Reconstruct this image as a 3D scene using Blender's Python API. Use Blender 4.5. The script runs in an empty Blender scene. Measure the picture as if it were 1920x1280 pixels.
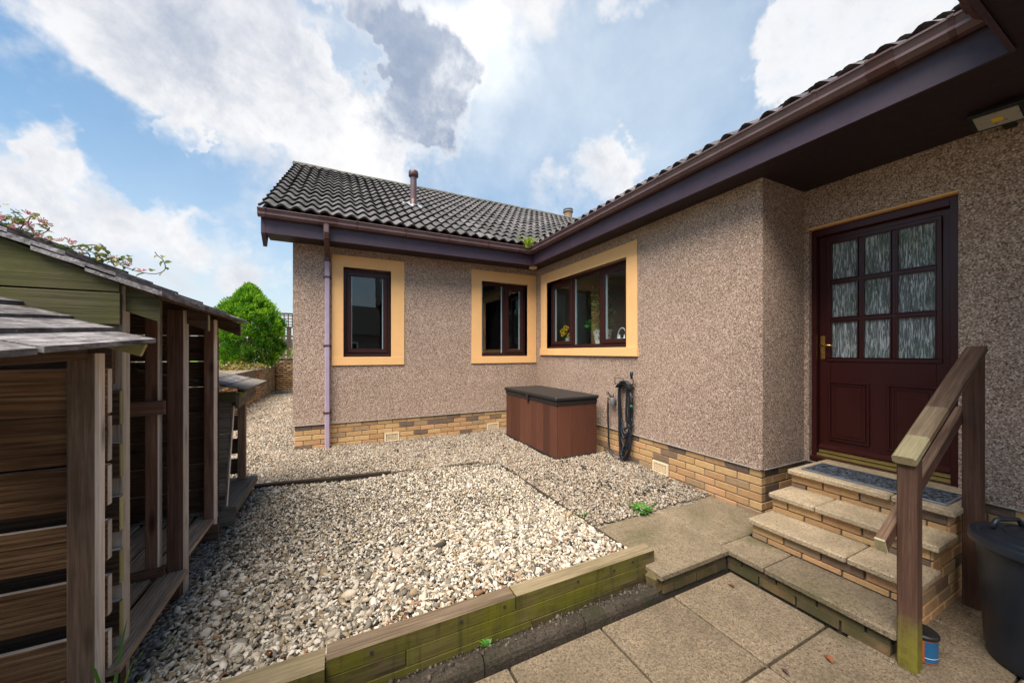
import bpy, bmesh, math, random
import numpy as np
from mathutils import Matrix, Vector
RAD = math.radians
rnd = random.Random(11)
rng = np.random.default_rng(11)
S = bpy.context.scene
COL = S.collection

# ------------------------------------------------------------------ camera, sky, sun, exposure
cam = bpy.data.cameras.new('camera')
co = bpy.data.objects.new('camera', cam)
COL.objects.link(co)
cam.sensor_width = 36.0
cam.lens = 667 / 1920 * 36
cam.shift_y = 20 / 1920
cam.clip_start = 0.02
cam.clip_end = 2000
co.location = (0, 0, 1.62)
co.rotation_euler = (math.pi / 2, 0, -math.atan2(.438, .899))
S.camera = co
S.cycles.use_denoising = True
S.cycles.max_bounces = 8
S.cycles.transparent_max_bounces = 12
S.cycles.caustics_reflective = False
S.cycles.caustics_refractive = False

S.view_settings.view_transform = 'Standard'
S.view_settings.look = 'None'
S.view_settings.gamma = 1.0
S.view_settings.use_curve_mapping = False
S.view_settings.exposure = 2.72

SUN = Vector((-.37, -.29, .88)).normalized()
SUN_EL = math.asin(SUN.z)
SUN_ROT = math.atan2(SUN.x, SUN.y)
sl = bpy.data.lights.new('sun', 'SUN')
sl.energy = 1.5
sl.angle = RAD(50)
sl.color = (1.0, .93, .83)
so = bpy.data.objects.new('sun', sl)
COL.objects.link(so)
so.rotation_euler = (-SUN).to_track_quat('-Z', 'Y').to_euler()
so.location = (0, 5, 12)

CLOUDS= [(-0.359, 0.786, 0.503, 0.09, 0.5), (-0.274, 0.809, 0.519, 0.1, 0.5), (-0.194, 0.838, 0.511, 0.11, 0.55), (-0.094, 0.859, 0.504, 0.115, 0.62), (0.005, 0.885, 0.466, 0.084, 0.55), (0.073, 0.89, 0.449, 0.062, 0.4), (-0.07, 0.799, 0.598, 0.108, 0.62), (-0.159, 0.789, 0.594, 0.11, 0.5), (-0.296, 0.778, 0.555, 0.094, 0.42), (-0.401, 0.77, 0.496, 0.039, 0.2), (0.101, 0.743, 0.662, 0.059, 0.7), (0.149, 0.774, 0.616, 0.068, 0.7), (0.167, 0.809, 0.564, 0.072, 0.7), (0.116, 0.856, 0.504, 0.074, 0.6), (0.23, 0.813, 0.536, 0.05, 0.5), (0.219, 0.697, 0.683, 0.054, 0.6), (0.223, 0.749, 0.624, 0.035, 0.4), (0.344, 0.611, 0.713, 0.073, 0.6), (0.441, 0.567, 0.696, 0.063, 0.5), (0.508, 0.522, 0.685, 0.031, 0.4), (0.323, 0.688, 0.65, 0.068, 0.25), (0.531, 0.683, 0.501, 0.048, 0.75), (0.596, 0.638, 0.488, 0.048, 0.75), (0.58, 0.684, 0.443, 0.059, 0.6), (0.604, 0.693, 0.393, 0.033, 0.5), (0.499, 0.774, 0.391, 0.055, 0.22), (0.509, 0.74, 0.439, 0.027, 0.3), (0.733, 0.359, 0.579, 0.058, 0.7), (0.787, 0.29, 0.544, 0.099, 0.8), (0.764, 0.383, 0.519, 0.046, 0.6), (0.798, 0.323, 0.509, 0.067, 0.7), (0.808, 0.221, 0.547, 0.091, 0.8), (0.762, 0.41, 0.5, 0.026, 0.5), (0.7, 0.395, 0.595, 0.03, 0.4), (-0.452, 0.822, 0.345, 0.028, 0.6), (-0.42, 0.842, 0.339, 0.034, 0.65), (-0.381, 0.861, 0.337, 0.032, 0.6), (-0.454, 0.85, 0.267, 0.042, 0.46), (-0.402, 0.88, 0.254, 0.048, 0.5), (-0.331, 0.911, 0.247, 0.046, 0.52), (-0.275, 0.932, 0.236, 0.037, 0.5), (-0.452, 0.869, 0.201, 0.052, 0.34), (-0.349, 0.919, 0.182, 0.04, 0.2), (-0.219, 0.946, 0.238, 0.028, 0.3), (-0.237, 0.881, 0.411, 0.017, 0.5), (-0.166, 0.967, 0.195, 0.036, 0.45), (-0.083, 0.959, 0.272, 0.031, 0.2), (0.64, 0.471, 0.607, 0.015, 0.45), (-0.177, 0.919, 0.353, 0.034, 0.1), (-0.0, 0.778, 0.629, 0.029, -0.7), (0.035, 0.802, 0.596, 0.031, -0.6), (0.056, 0.819, 0.571, 0.021, -0.4), (-0.326, 0.857, 0.4, 0.075, -0.5), (-0.225, 0.867, 0.444, 0.041, -0.4), (-0.416, 0.799, 0.434, 0.064, -0.3), (-0.202, 0.91, 0.361, 0.066, -0.4), (-0.281, 0.898, 0.338, 0.051, -0.4), (0.368, 0.756, 0.542, 0.113, -0.5), (0.442, 0.663, 0.604, 0.106, -0.5), (0.657, 0.521, 0.544, 0.113, -0.6), (0.644, 0.451, 0.618, 0.062, -0.5), (0.383, 0.816, 0.433, 0.081, -0.4), (0.287, 0.828, 0.482, 0.033, -0.3), (0.684, 0.6, 0.415, 0.075, -0.5)]
DARK= [(0.108, 0.757, 0.644, 0.082, 1.0), (0.153, 0.796, 0.586, 0.088, 1.0), (0.183, 0.827, 0.531, 0.062, 0.7), (0.11, 0.854, 0.508, 0.067, 0.6), (-0.12, 0.795, 0.595, 0.118, 0.35), (-0.253, 0.807, 0.534, 0.083, 0.3), (0.566, 0.688, 0.455, 0.052, 0.22), (0.778, 0.315, 0.543, 0.075, 0.12), (-0.428, 0.869, 0.249, 0.08, 0.2)]
VEIL= [(0.254, 0.731, 0.633, 0.291, 0.6), (0.487, 0.575, 0.657, 0.298, 0.36), (0.706, 0.604, 0.37, 0.399, 0.4), (-0.041, 0.991, 0.131, 0.579, 0.35), (0.694, 0.463, 0.551, 0.264, 0.3)]
GLOW= [(0.219, 0.697, 0.683, 0.119, 0.8), (0.272, 0.748, 0.605, 0.095, 0.5), (0.072, 0.875, 0.478, 0.098, 0.3), (0.005, 0.777, 0.63, 0.073, 0.25)]

world = bpy.data.worlds.new('World')
S.world = world
world.use_nodes = True
wn = world.node_tree
for n in list(wn.nodes):
    wn.nodes.remove(n)


def build_sky():
    nt = wn

    def N(t, **p):
        n = nt.nodes.new(t)
        for k, v in p.items():
            setattr(n, k, v)
        return n

    def setin(n, i, v):
        if hasattr(v, 'is_output'):
            nt.links.new(v, n.inputs[i])
        else:
            n.inputs[i].default_value = v

    def M(op, a, b=0.0, clamp=False):
        n = N('ShaderNodeMath', operation=op, use_clamp=clamp)
        setin(n, 0, a)
        setin(n, 1, b)
        return n.outputs[0]

    def mixc(f, a, b):
        n = N('ShaderNodeMix', data_type='RGBA')
        setin(n, 0, f)
        setin(n, 6, a)
        setin(n, 7, b)
        return n.outputs[2]

    def smooth(v, lo, hi, a=0.0, b=1.0):
        n = N('ShaderNodeMapRange', interpolation_type='SMOOTHSTEP')
        for i, x in enumerate((v, lo, hi, a, b)):
            setin(n, i, x)
        return n.outputs[0]
    tc = N('ShaderNodeTexCoord')
    d = tc.outputs['Generated']

    def wob(sc, det, amp):
        n = N('ShaderNodeTexNoise')
        nt.links.new(tc.outputs['Generated'], n.inputs['Vector'])
        n.inputs['Scale'].default_value = sc
        n.inputs['Detail'].default_value = det
        n.inputs['Roughness'].default_value = .62
        a = N('ShaderNodeVectorMath', operation='SUBTRACT')
        nt.links.new(n.outputs['Color'], a.inputs[0])
        a.inputs[1].default_value = (.5, .5, .5)
        b = N('ShaderNodeVectorMath', operation='SCALE')
        nt.links.new(a.outputs[0], b.inputs[0])
        b.inputs['Scale'].default_value = amp
        return b.outputs[0]

    def vadd(a, b):
        n = N('ShaderNodeVectorMath', operation='ADD')
        nt.links.new(a, n.inputs[0])
        nt.links.new(b, n.inputs[1])
        return n.outputs[0]
    dw = vadd(d, vadd(wob(4.2, 5, .32), wob(14, 5, .085)))
    nrmz = N('ShaderNodeVectorMath', operation='NORMALIZE')
    nt.links.new(dw, nrmz.inputs[0])
    dw = nrmz.outputs[0]

    def field(L, wmul=1.7):
        tot = None
        for x, y, z, r, w in L:
            dp = N('ShaderNodeVectorMath', operation='DOT_PRODUCT')
            nt.links.new(dw, dp.inputs[0])
            dp.inputs[1].default_value = (x, y, z)
            v = smooth(dp.outputs['Value'], math.cos(min(r * wmul, 3.1)), 1.0, 0.0, w)
            tot = v if tot is None else M('ADD', tot, v)
        return tot

    sky = N('ShaderNodeTexSky', sky_type='NISHITA')
    sky.sun_disc = False
    sky.sun_elevation = SUN_EL
    sky.sun_rotation = SUN_ROT
    sky.altitude = 60
    sky.air_density = 1.0
    sky.dust_density = 0.6
    sky.ozone_density = 1.6

    def noise(scale, detail, rough, lac=2.1, dist=0.0):
        n = N('ShaderNodeTexNoise')
        nt.links.new(d, n.inputs['Vector'])
        n.inputs['Scale'].default_value = scale
        n.inputs['Detail'].default_value = detail
        n.inputs['Roughness'].default_value = rough
        n.inputs['Lacunarity'].default_value = lac
        n.inputs['Distortion'].default_value = dist
        return n.outputs['Fac']
    f1 = noise(3.0, 8, .6, 2.15, .2)
    f2 = noise(8.5, 8, .64, 2.1, .3)
    f3 = noise(26.0, 6, .65, 2.1, .2)
    n1 = M('MULTIPLY', M('SUBTRACT', f1, .5), 1.7)
    n2 = M('MULTIPLY', M('SUBTRACT', f2, .5), 1.5)
    n3 = M('MULTIPLY', M('SUBTRACT', f3, .5), .55)
    wisp = M('ADD', n1, M('ADD', n2, n3))
    fld = M('MINIMUM', field(CLOUDS), .85)
    dens = M('ADD', M('ADD', wisp, fld), .13)
    mask = M('POWER', smooth(dens, -.12, 1.02), 1.2)
    soft = smooth(dens, .05, 1.05)
    dark = M('MINIMUM', field(DARK), 1.0)
    dk = M('MULTIPLY', smooth(M('ADD', dark, M('ADD', M('MULTIPLY', n2, .7), M('MULTIPLY', n3, .5))), -.15, 1.5), .95)
    dk = M('MULTIPLY', dk, soft)
    veil = M('MULTIPLY', field(VEIL, 1.3), M('ADD', M('MULTIPLY', f1, .8), .35), True)
    sep = N('ShaderNodeSeparateXYZ')
    nt.links.new(d, sep.inputs[0])
    hz = smooth(sep.outputs[2], -.02, .42, .78, 0.0)
    sk = N('ShaderNodeMix', data_type='RGBA', blend_type='MULTIPLY')
    sk.inputs[0].default_value = 1.0
    nt.links.new(sky.outputs[0], sk.inputs[6])
    sk.inputs[7].default_value = (.40, .56, .58, 1)
    c = mixc(veil, sk.outputs[2], VEILC)
    c = mixc(M('MULTIPLY', M('MINIMUM', field(GLOW, 1.6), 1.0), .5), c, GLOWC)
    c = mixc(hz, c, HAZEC)
    cl = mixc(smooth(M('ADD', M('ADD', n2, n3), M('MULTIPLY', n1, .6)), -.45, .45), CLOUD_A, CLOUD_B)
    gl = M('MINIMUM', field(GLOW, 1.4), 1.0)
    cl = mixc(M('MULTIPLY', gl, .8), cl, GLOWC)
    cl = mixc(dk, cl, CLOUD_D)
    c = mixc(M('MULTIPLY', mask, .96), c, cl)
    bg = N('ShaderNodeBackground')
    nt.links.new(c, bg.inputs[0])
    bg.inputs[1].default_value = 0.05
    out = N('ShaderNodeOutputWorld')
    nt.links.new(bg.outputs[0], out.inputs[0])


CLOUD_A = (3.45, 3.36, 3.30, 1)
CLOUD_B = (2.50, 2.54, 2.66, 1)
CLOUD_D = (.74, 1.02, 1.55, 1)
GLOWC = (4.0, 3.95, 3.85, 1)
VEILC = (2.5, 2.8, 3.1, 1)
HAZEC = (2.3, 2.45, 2.55, 1)
build_sky()

# ------------------------------------------------------------------ object helpers
WM = {}


def link(name, data, parent=None, M=None, label=None, cat=None, group=None, kind=None):
    o = bpy.data.objects.new(name, data)
    COL.objects.link(o)
    M = M if M is not None else Matrix.Identity(4)
    WM[o] = M
    if parent is not None:
        o.parent = parent
        o.matrix_basis = WM[parent].inverted() @ M
    else:
        o.matrix_basis = M
    if label:
        o['label'] = label
    if cat:
        o['category'] = cat
    if group:
        o['group'] = group
    if kind:
        o['kind'] = kind
    return o


def thing(name, loc, label, cat, group=None):
    o = link(name, None, None, Matrix.Translation(loc), label, cat, group)
    o.empty_display_size = .1
    return o


def T(x, y, z):
    return Matrix.Translation((x, y, z))


def basis(o, x, y, z):
    m = Matrix.Identity(4)
    for i, v in enumerate((x, y, z)):
        m[0][i], m[1][i], m[2][i] = v
    m[0][3], m[1][3], m[2][3] = o
    return m


class MB:
    """collects faces into one mesh"""

    def __init__(s):
        s.v, s.f, s.m, s.sm = [], [], [], []

    def face(s, pts, m=0, smooth=False):
        b = len(s.v)
        s.v += [tuple(p) for p in pts]
        s.f.append(tuple(range(b, b + len(pts))))
        s.m.append(m)
        s.sm.append(smooth)

    def box(s, x0, x1, y0, y1, z0, z1, m=0):
        x0, x1 = min(x0, x1), max(x0, x1)
        y0, y1 = min(y0, y1), max(y0, y1)
        z0, z1 = min(z0, z1), max(z0, z1)
        b = len(s.v)
        s.v += [(x0, y0, z0), (x1, y0, z0), (x1, y1, z0), (x0, y1, z0), (x0, y0, z1), (x1, y0, z1), (x1, y1, z1), (x0, y1, z1)]
        for q in ((0, 3, 2, 1), (4, 5, 6, 7), (0, 1, 5, 4), (1, 2, 6, 5), (2, 3, 7, 6), (3, 0, 4, 7)):
            s.f.append(tuple(b + i for i in q))
            s.m.append(m)
            s.sm.append(False)

    def prism(s, prof, p0, p1, ax, ay, m=0, cap=True, smooth=False):
        """closed profile [(a,b)] in axes ax, ay swept from p0 to p1"""
        p0, p1, ax, ay = map(Vector, (p0, p1, ax, ay))
        b = len(s.v)
        n = len(prof)
        for p in (p0, p1):
            for a, c in prof:
                s.v.append(tuple(p + ax * a + ay * c))
        for i in range(n):
            j = (i + 1) % n
            s.f.append((b + i, b + j, b + n + j, b + n + i))
            s.m.append(m)
            s.sm.append(smooth)
        if cap:
            s.f.append(tuple(b + i for i in reversed(range(n))))
            s.f.append(tuple(b + n + i for i in range(n)))
            s.m += [m, m]
            s.sm += [False, False]

    def tube(s, pts, r, n=8, m=0, closed=False):
        pts = [Vector(p) for p in pts]
        rs = r if isinstance(r, (list, tuple)) else [r] * len(pts)
        b = len(s.v)
        up = Vector((.31, .17, .93))
        prev = None
        for i, p in enumerate(pts):
            if closed:
                t = pts[(i + 1) % len(pts)] - pts[i - 1]
            else:
                t = pts[min(i + 1, len(pts) - 1)] - pts[max(i - 1, 0)]
            t = t.normalized() if t.length > 1e-9 else Vector((0, 0, 1))
            a = (prev if prev is not None else up)
            a = a - t * a.dot(t)
            if a.length < 1e-4:
                a = t.orthogonal()
            a.normalize()
            prev = a
            c = t.cross(a)
            for k in range(n):
                w = 2 * math.pi * k / n
                s.v.append(tuple(p + (a * math.cos(w) + c * math.sin(w)) * rs[i]))
        L = len(pts)
        for i in range(L if closed else L - 1):
            i2 = (i + 1) % L
            for k in range(n):
                k2 = (k + 1) % n
                s.f.append((b + i * n + k, b + i * n + k2, b + i2 * n + k2, b + i2 * n + k))
                s.m.append(m)
                s.sm.append(True)
        if not closed:
            s.f.append(tuple(b + k for k in reversed(range(n))))
            s.f.append(tuple(b + (L - 1) * n + k for k in range(n)))
            s.m += [m, m]
            s.sm += [False, False]

    def lathe(s, prof, n=24, m=0, at=(0, 0, 0)):
        b = len(s.v)
        for r, z in prof:
            for k in range(n):
                w = 2 * math.pi * k / n
                s.v.append((at[0] + r * math.cos(w), at[1] + r * math.sin(w), at[2] + z))
        for i in range(len(prof) - 1):
            for k in range(n):
                k2 = (k + 1) % n
                s.f.append((b + i * n + k, b + i * n + k2, b + (i + 1) * n + k2, b + (i + 1) * n + k))
                s.m.append(m)
                s.sm.append(True)

    def mesh(s, name, mats, bevel=0.0, fix=False, autosmooth=None):
        me = bpy.data.meshes.new(name)
        me.from_pydata(s.v, [], s.f)
        if not isinstance(mats, (list, tuple)):
            mats = [mats]
        for x in mats:
            me.materials.append(x)
        me.polygons.foreach_set('material_index', s.m)
        me.polygons.foreach_set('use_smooth', s.sm)
        if bevel or fix:
            bm = bmesh.new()
            bm.from_mesh(me)
            bmesh.ops.remove_doubles(bm, verts=bm.verts, dist=1e-6)
            if fix:
                bmesh.ops.recalc_face_normals(bm, faces=bm.faces)
            if bevel:
                bmesh.ops.bevel(bm, geom=list(bm.edges), offset=bevel, segments=1, affect='EDGES', profile=.5, clamp_overlap=True)
            bm.to_mesh(me)
            bm.free()
        if autosmooth:
            me.set_sharp_from_angle(angle=RAD(autosmooth))
        me.update()
        return me

    def obj(s, name, mats, parent=None, M=None, bevel=0.0, fix=False, autosmooth=None, **k):
        # vertices are in world space unless M says otherwise; origin at the parent
        if M is None and parent is not None:
            M = Matrix.Translation(WM[parent].to_translation())
            off = M.to_translation()
            s.v = [(a - off.x, b - off.y, c - off.z) for a, b, c in s.v]
        return link(name, s.mesh(name, mats, bevel, fix, autosmooth), parent, M, **k)


def np_mesh(name, V, F, mat, col=None, smooth=False):
    """V (n,3) F (m,k) arrays -> mesh; col (m,3) per-face colour attribute 'tone'"""
    me = bpy.data.meshes.new(name)
    V = np.asarray(V, dtype=np.float32)
    F = np.asarray(F, dtype=np.int32)
    m, k = F.shape
    me.vertices.add(len(V))
    me.vertices.foreach_set('co', V.ravel())
    me.loops.add(m * k)
    me.loops.foreach_set('vertex_index', F.ravel())
    me.polygons.add(m)
    me.polygons.foreach_set('loop_start', np.arange(0, m * k, k, dtype=np.int32))
    try:
        me.polygons.foreach_set('loop_total', np.full(m, k, dtype=np.int32))
    except Exception:
        pass
    if smooth:
        me.polygons.foreach_set('use_smooth', np.ones(m, dtype=bool))
    me.update(calc_edges=True)
    me.validate()
    if col is not None:
        a = me.attributes.new('tone', 'FLOAT_COLOR', 'FACE')
        c = np.ones((m, 4), dtype=np.float32)
        c[:, :3] = col
        a.data.foreach_set('color', c.ravel())
    me.materials.append(mat)
    return me


# ------------------------------------------------------------------ material helpers
class Mat:
    def __init__(s, name, rough=.8, spec=.5, metal=0.0):
        s.m = bpy.data.materials.new(name)
        s.m.use_nodes = True
        s.nt = s.m.node_tree
        for n in list(s.nt.nodes):
            s.nt.nodes.remove(n)
        s.out = s.n('ShaderNodeOutputMaterial')
        s.b = s.n('ShaderNodeBsdfPrincipled')
        s.nt.links.new(s.b.outputs[0], s.out.inputs[0])
        s.set('Roughness', rough)
        s.set('Specular IOR Level', spec)
        s.set('Metallic', metal)

    def n(s, t, **p):
        x = s.nt.nodes.new(t)
        for k, v in p.items():
            setattr(x, k, v)
        return x

    def put(s, node, i, v):
        if hasattr(v, 'is_output'):
            s.nt.links.new(v, node.inputs[i])
        else:
            if isinstance(v, (tuple, list)) and len(v) == 3 and node.inputs[i].type == 'RGBA':
                v = (*v, 1)
            node.inputs[i].default_value = v

    def set(s, k, v):
        s.put(s.b, k, v)
        return s

    def pos(s):
        return s.n('ShaderNodeNewGeometry').outputs['Position']

    def nor(s):
        return s.n('ShaderNodeNewGeometry').outputs['Normal']

    def rand(s):
        return s.n('ShaderNodeObjectInfo').outputs['Random']

    def objc(s, spread=40.0):
        """object coordinates shifted per object so that repeats differ"""
        tc = s.n('ShaderNodeTexCoord')
        m = s.math('MULTIPLY', s.rand(), spread)
        v = s.n('ShaderNodeCombineXYZ')
        for i in range(3):
            s.put(v, i, m)
        a = s.n('ShaderNodeVectorMath', operation='ADD')
        s.put(a, 0, tc.outputs['Object'])
        s.put(a, 1, v.outputs[0])
        return a.outputs[0]

    def scale(s, v, x, y, z):
        a = s.n('ShaderNodeVectorMath', operation='MULTIPLY')
        s.put(a, 0, v)
        a.inputs[1].default_value = (x, y, z)
        return a.outputs[0]

    def noise(s, v, scale, detail=4, rough=.55, dist=0.0):
        n = s.n('ShaderNodeTexNoise')
        s.put(n, 'Vector', v)
        n.inputs['Scale'].default_value = scale
        n.inputs['Detail'].default_value = detail
        n.inputs['Roughness'].default_value = rough
        n.inputs['Distortion'].default_value = dist
        return n.outputs['Fac']

    def vor(s, v, scale, out='Distance', feature='F1', rand=1.0):
        n = s.n('ShaderNodeTexVoronoi', feature=feature)
        s.put(n, 'Vector', v)
        n.inputs['Scale'].default_value = scale
        n.inputs['Randomness'].default_value = rand
        return n.outputs[out]

    def ramp(s, f, stops, interp='LINEAR'):
        n = s.n('ShaderNodeValToRGB')
        s.put(n, 0, f)
        cr = n.color_ramp
        cr.interpolation = interp
        while len(cr.elements) < len(stops):
            cr.elements.new(.5)
        for e, (p, c) in zip(cr.elements, stops):
            e.position = p
            e.color = (*c, 1) if len(c) == 3 else c
        return n.outputs[0]

    def fr(s, f, lo, hi, a=0.0, b=1.0):
        n = s.n('ShaderNodeMapRange')
        for i, x in enumerate((f, lo, hi, a, b)):
            s.put(n, i, x)
        n.clamp = True
        return n.outputs[0]

    def mix(s, f, a, b, blend='MIX'):
        n = s.n('ShaderNodeMix', data_type='RGBA', blend_type=blend)
        s.put(n, 0, f)
        s.put(n, 6, a)
        s.put(n, 7, b)
        return n.outputs[2]

    def math(s, op, a, b=0.0):
        n = s.n('ShaderNodeMath', operation=op)
        s.put(n, 0, a)
        s.put(n, 1, b)
        return n.outputs[0]

    def sep(s, v):
        n = s.n('ShaderNodeSeparateXYZ')
        s.put(n, 0, v)
        return n.outputs

    def bump(s, h, strength=.5, dist=.01):
        n = s.n('ShaderNodeBump')
        s.put(n, 'Height', h)
        n.inputs['Strength'].default_value = strength
        n.inputs['Distance'].default_value = dist
        s.nt.links.new(n.outputs[0], s.b.inputs['Normal'])
        return s

    def color(s, c):
        s.put(s.b, 'Base Color', c)
        return s


def plain(name, c, rough=.6, spec=.5, metal=0.0, vary=.12, scale=18, bump=0.0):
    m = Mat(name, rough, spec, metal)
    p = m.objc()
    f = m.noise(p, scale, 5, .6)
    m.color(m.mix(f, tuple(x * (1 - vary) for x in c), tuple(min(1, x * (1 + vary)) for x in c)))
    m.set('Roughness', m.fr(f, .2, .8, max(.02, rough - .08), min(1, rough + .08)))
    if bump:
        m.bump(m.noise(p, scale * 6, 4), bump, .004)
    return m.m


def wood(name, dark, mid, light, green=0.0, gcol=(.075, .085, .012), rough=.85, gscale=2.2, knots=True, bump=.45, low=None):
    m = Mat(name, rough, .25)
    p = m.objc()
    g = m.noise(m.scale(p, 1.1, 34, 34), 2.2, 6, .65, .5)
    fine = m.noise(m.scale(p, 5, 210, 210), 1.6, 3, .6)
    big = m.noise(m.scale(p, 1.2, 3, 3), 1.6, 4, .6)
    f = m.math('ADD', m.math('MULTIPLY', g, .6), m.math('ADD', m.math('MULTIPLY', fine, .2), m.math('MULTIPLY', big, .3)))
    c = m.ramp(f, [(.38, dark), (.53, mid), (.70, light)])
    v = m.fr(m.rand(), 0, 1, .72, 1.2)
    hv = m.n('ShaderNodeHueSaturation')
    m.put(hv, 'Color', c)
    m.put(hv, 'Value', v)
    c = hv.outputs[0]
    if knots:
        k = m.vor(m.scale(p, 1.5, 5.5, 5.5), 1.3)
        c = m.mix(m.fr(k, .05, .17, .85, 0), c, tuple(x * .45 for x in dark))
    if green > 0:
        w = m.pos()
        gm = m.noise(w, gscale, 5, .65)
        gm2 = m.noise(w, gscale * 9, 3, .6)
        gm = m.math('ADD', m.math('MULTIPLY', gm, .75), m.math('MULTIPLY', gm2, .3))
        if low:   # moss grows up from the damp foot of the post
            gm = m.math('ADD', gm, m.fr(m.sep(w)[2], low[0], low[1], .22, -.45))
        c = m.mix(m.fr(gm, .62 - .32 * green, .86 - .32 * green, 0, min(.95, .5 + green * .5)), c, gcol)
    m.color(c)
    m.bump(m.math('ADD', m.math('MULTIPLY', g, .8), m.math('MULTIPLY', fine, .5)), bump, .004)
    return m.m


def concrete(name, base, light, dark, algae=0.3, acol=(.10, .105, .028), fscale=160, ascale=1.6, bias=0.0):
    m = Mat(name, .93, .2)
    w = m.pos()
    sp = m.vor(w, fscale, 'Color')
    sp = m.sep(sp)[0]
    c = m.ramp(sp, [(0, dark), (.10, dark), (.34, base), (.78, base), (1, light)])
    st = m.noise(w, 3.1, 6, .65)
    c = m.mix(m.fr(st, .40, .66, 0, .72), c, tuple(x * .46 for x in base))
    st2 = m.noise(w, 9.0, 5, .7)
    c = m.mix(m.fr(st2, .46, .70, 0, .65), c, tuple(x * .5 for x in base))
    md = m.noise(w, 60, 3, .6)
    c = m.mix(m.fr(md, .35, .75, 0, .5), c, light)
    v = m.fr(m.rand(), 0, 1, .82, 1.14)
    hv = m.n('ShaderNodeHueSaturation')
    m.put(hv, 'Color', c)
    m.put(hv, 'Value', v)
    c = hv.outputs[0]
    al = m.noise(w, ascale, 6, .62)
    al = m.math('ADD', al, m.math('MULTIPLY', m.noise(w, 24, 3), .14))
    c = m.mix(m.fr(al, .66 - .25 * algae - bias, .86 - .25 * algae - bias, 0, .72), c, acol)
    bl = m.vor(w, 7.0)
    c = m.mix(m.fr(bl, .02, .09, .5, 0), c, tuple(x * .35 for x in base))
    m.color(c)
    m.bump(m.math('ADD', m.vor(w, fscale), m.math('MULTIPLY', md, .6)), .55, .004)
    return m.m


def glass_mat(name, tint=(.9, .95, .95), ior=1.5):
    m = Mat(name)
    nt = m.nt
    lw = m.n('ShaderNodeLayerWeight')
    lw.inputs[0].default_value = .5
    fz = m.math('ADD', m.math('MULTIPLY', m.math('POWER', lw.outputs['Facing'], 3.5), .85), .055)
    gl = m.n('ShaderNodeBsdfGlossy')
    gl.inputs['Roughness'].default_value = .01
    w = m.n('ShaderNodeTexCoord').outputs['Object']
    bp = m.n('ShaderNodeBump')
    m.put(bp, 'Height', m.noise(w, 1.3, 2, .4))
    bp.inputs['Strength'].default_value = .06
    bp.inputs['Distance'].default_value = .02
    nt.links.new(bp.outputs[0], gl.inputs['Normal'])
    tr = m.n('ShaderNodeBsdfTransparent')
    tr.inputs[0].default_value = (*tint, 1)
    mx = m.n('ShaderNodeMixShader')
    nt.links.new(fz, mx.inputs[0])
    nt.links.new(tr.outputs[0], mx.inputs[1])
    nt.links.new(gl.outputs[0], mx.inputs[2])
    nt.links.new(mx.outputs[0], m.out.inputs[0])
    return m.m


def attr_mat(name, rough=.85, spec=.3, bump=0.0, trans=0.0, nscale=140, dirt=None):
    m = Mat(name, rough, spec)
    a = m.n('ShaderNodeAttribute')
    a.attribute_name = 'tone'
    c = a.outputs['Color']
    f = m.noise(m.pos(), nscale, 3, .6)
    c2 = m.mix(m.fr(f, .35, .75, 0, .38), c, m.mix(1.0, c, (.6, .55, .5), 'MULTIPLY'))
    m.color(c2)
    if bump:
        m.bump(f, bump, .003)
    if trans:
        tl = m.n('ShaderNodeBsdfTranslucent')
        m.put(tl, 'Color', c)
        mx = m.n('ShaderNodeMixShader')
        mx.inputs[0].default_value = trans
        m.nt.links.new(m.b.outputs[0], mx.inputs[1])
        m.nt.links.new(tl.outputs[0], mx.inputs[2])
        m.nt.links.new(mx.outputs[0], m.out.inputs[0])
    return m.m


# ------------------------------------------------------------------ materials
def mk_roughcast():
    m = Mat('roughcast', .92, .25)
    w = m.pos()
    col = m.sep(m.vor(w, 118, 'Color'))
    c = m.ramp(col[0], [(0, (.13, .082, .060)), (.16, (.23, .147, .105)), (.38, (.345, .232, .168)), (.62, (.43, .302, .222)), (.84, (.545, .40, .31)), (1, (.72, .585, .485))])
    lo = m.noise(w, 1.5, 5, .6)
    c = m.mix(m.fr(lo, .35, .75, 0, .35), c, m.mix(1.0, c, (.66, .64, .66), 'MULTIPLY'))
    sk = m.noise(m.scale(w, 7, 7, .5), 1.0, 4, .6)
    c = m.mix(m.fr(sk, .55, .80, 0, .30), c, m.mix(1.0, c, (.62, .60, .58), 'MULTIPLY'))
    m.color(c)
    d = m.vor(w, 118)
    m.bump(m.math('ADD', m.math('MULTIPLY', d, -1.0), m.math('MULTIPLY', m.noise(w, 160, 2), .3)), .55, .010)
    return m.m


def mk_brick(name='brick', pal=None, moss=0.0):
    m = Mat(name, .9, .25)
    pal = pal or [(0, (.50, .30, .135)), (.22, (.57, .36, .165)), (.42, (.46, .265, .125)), (.58, (.55, .31, .15)), (.72, (.36, .235, .13)), (.84, (.23, .145, .09)), (.93, (.17, .115, .082))]
    c = m.ramp(m.rand(), pal, 'CONSTANT')
    p = m.objc(15)
    f = m.noise(p, 14, 5, .65)
    c = m.mix(m.fr(f, .42, .75, 0, .5), c, m.mix(1.0, c, (.62, .55, .5), 'MULTIPLY'))
    sp = m.vor(p, 120)
    c = m.mix(m.fr(sp, .1, .28, .75, 0), c, m.mix(1.0, c, (.3, .26, .24), 'MULTIPLY'))
    if moss:
        g = m.noise(m.pos(), 5, 5, .65)
        c = m.mix(m.fr(g, .5 - moss * .25, .75 - moss * .2, 0, .8), c, (.05, .05, .018))
    m.color(c)
    m.bump(m.math('ADD', m.noise(p, 90, 4, .6), m.math('MULTIPLY', sp, .4)), .5, .004)
    return m.m


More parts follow.
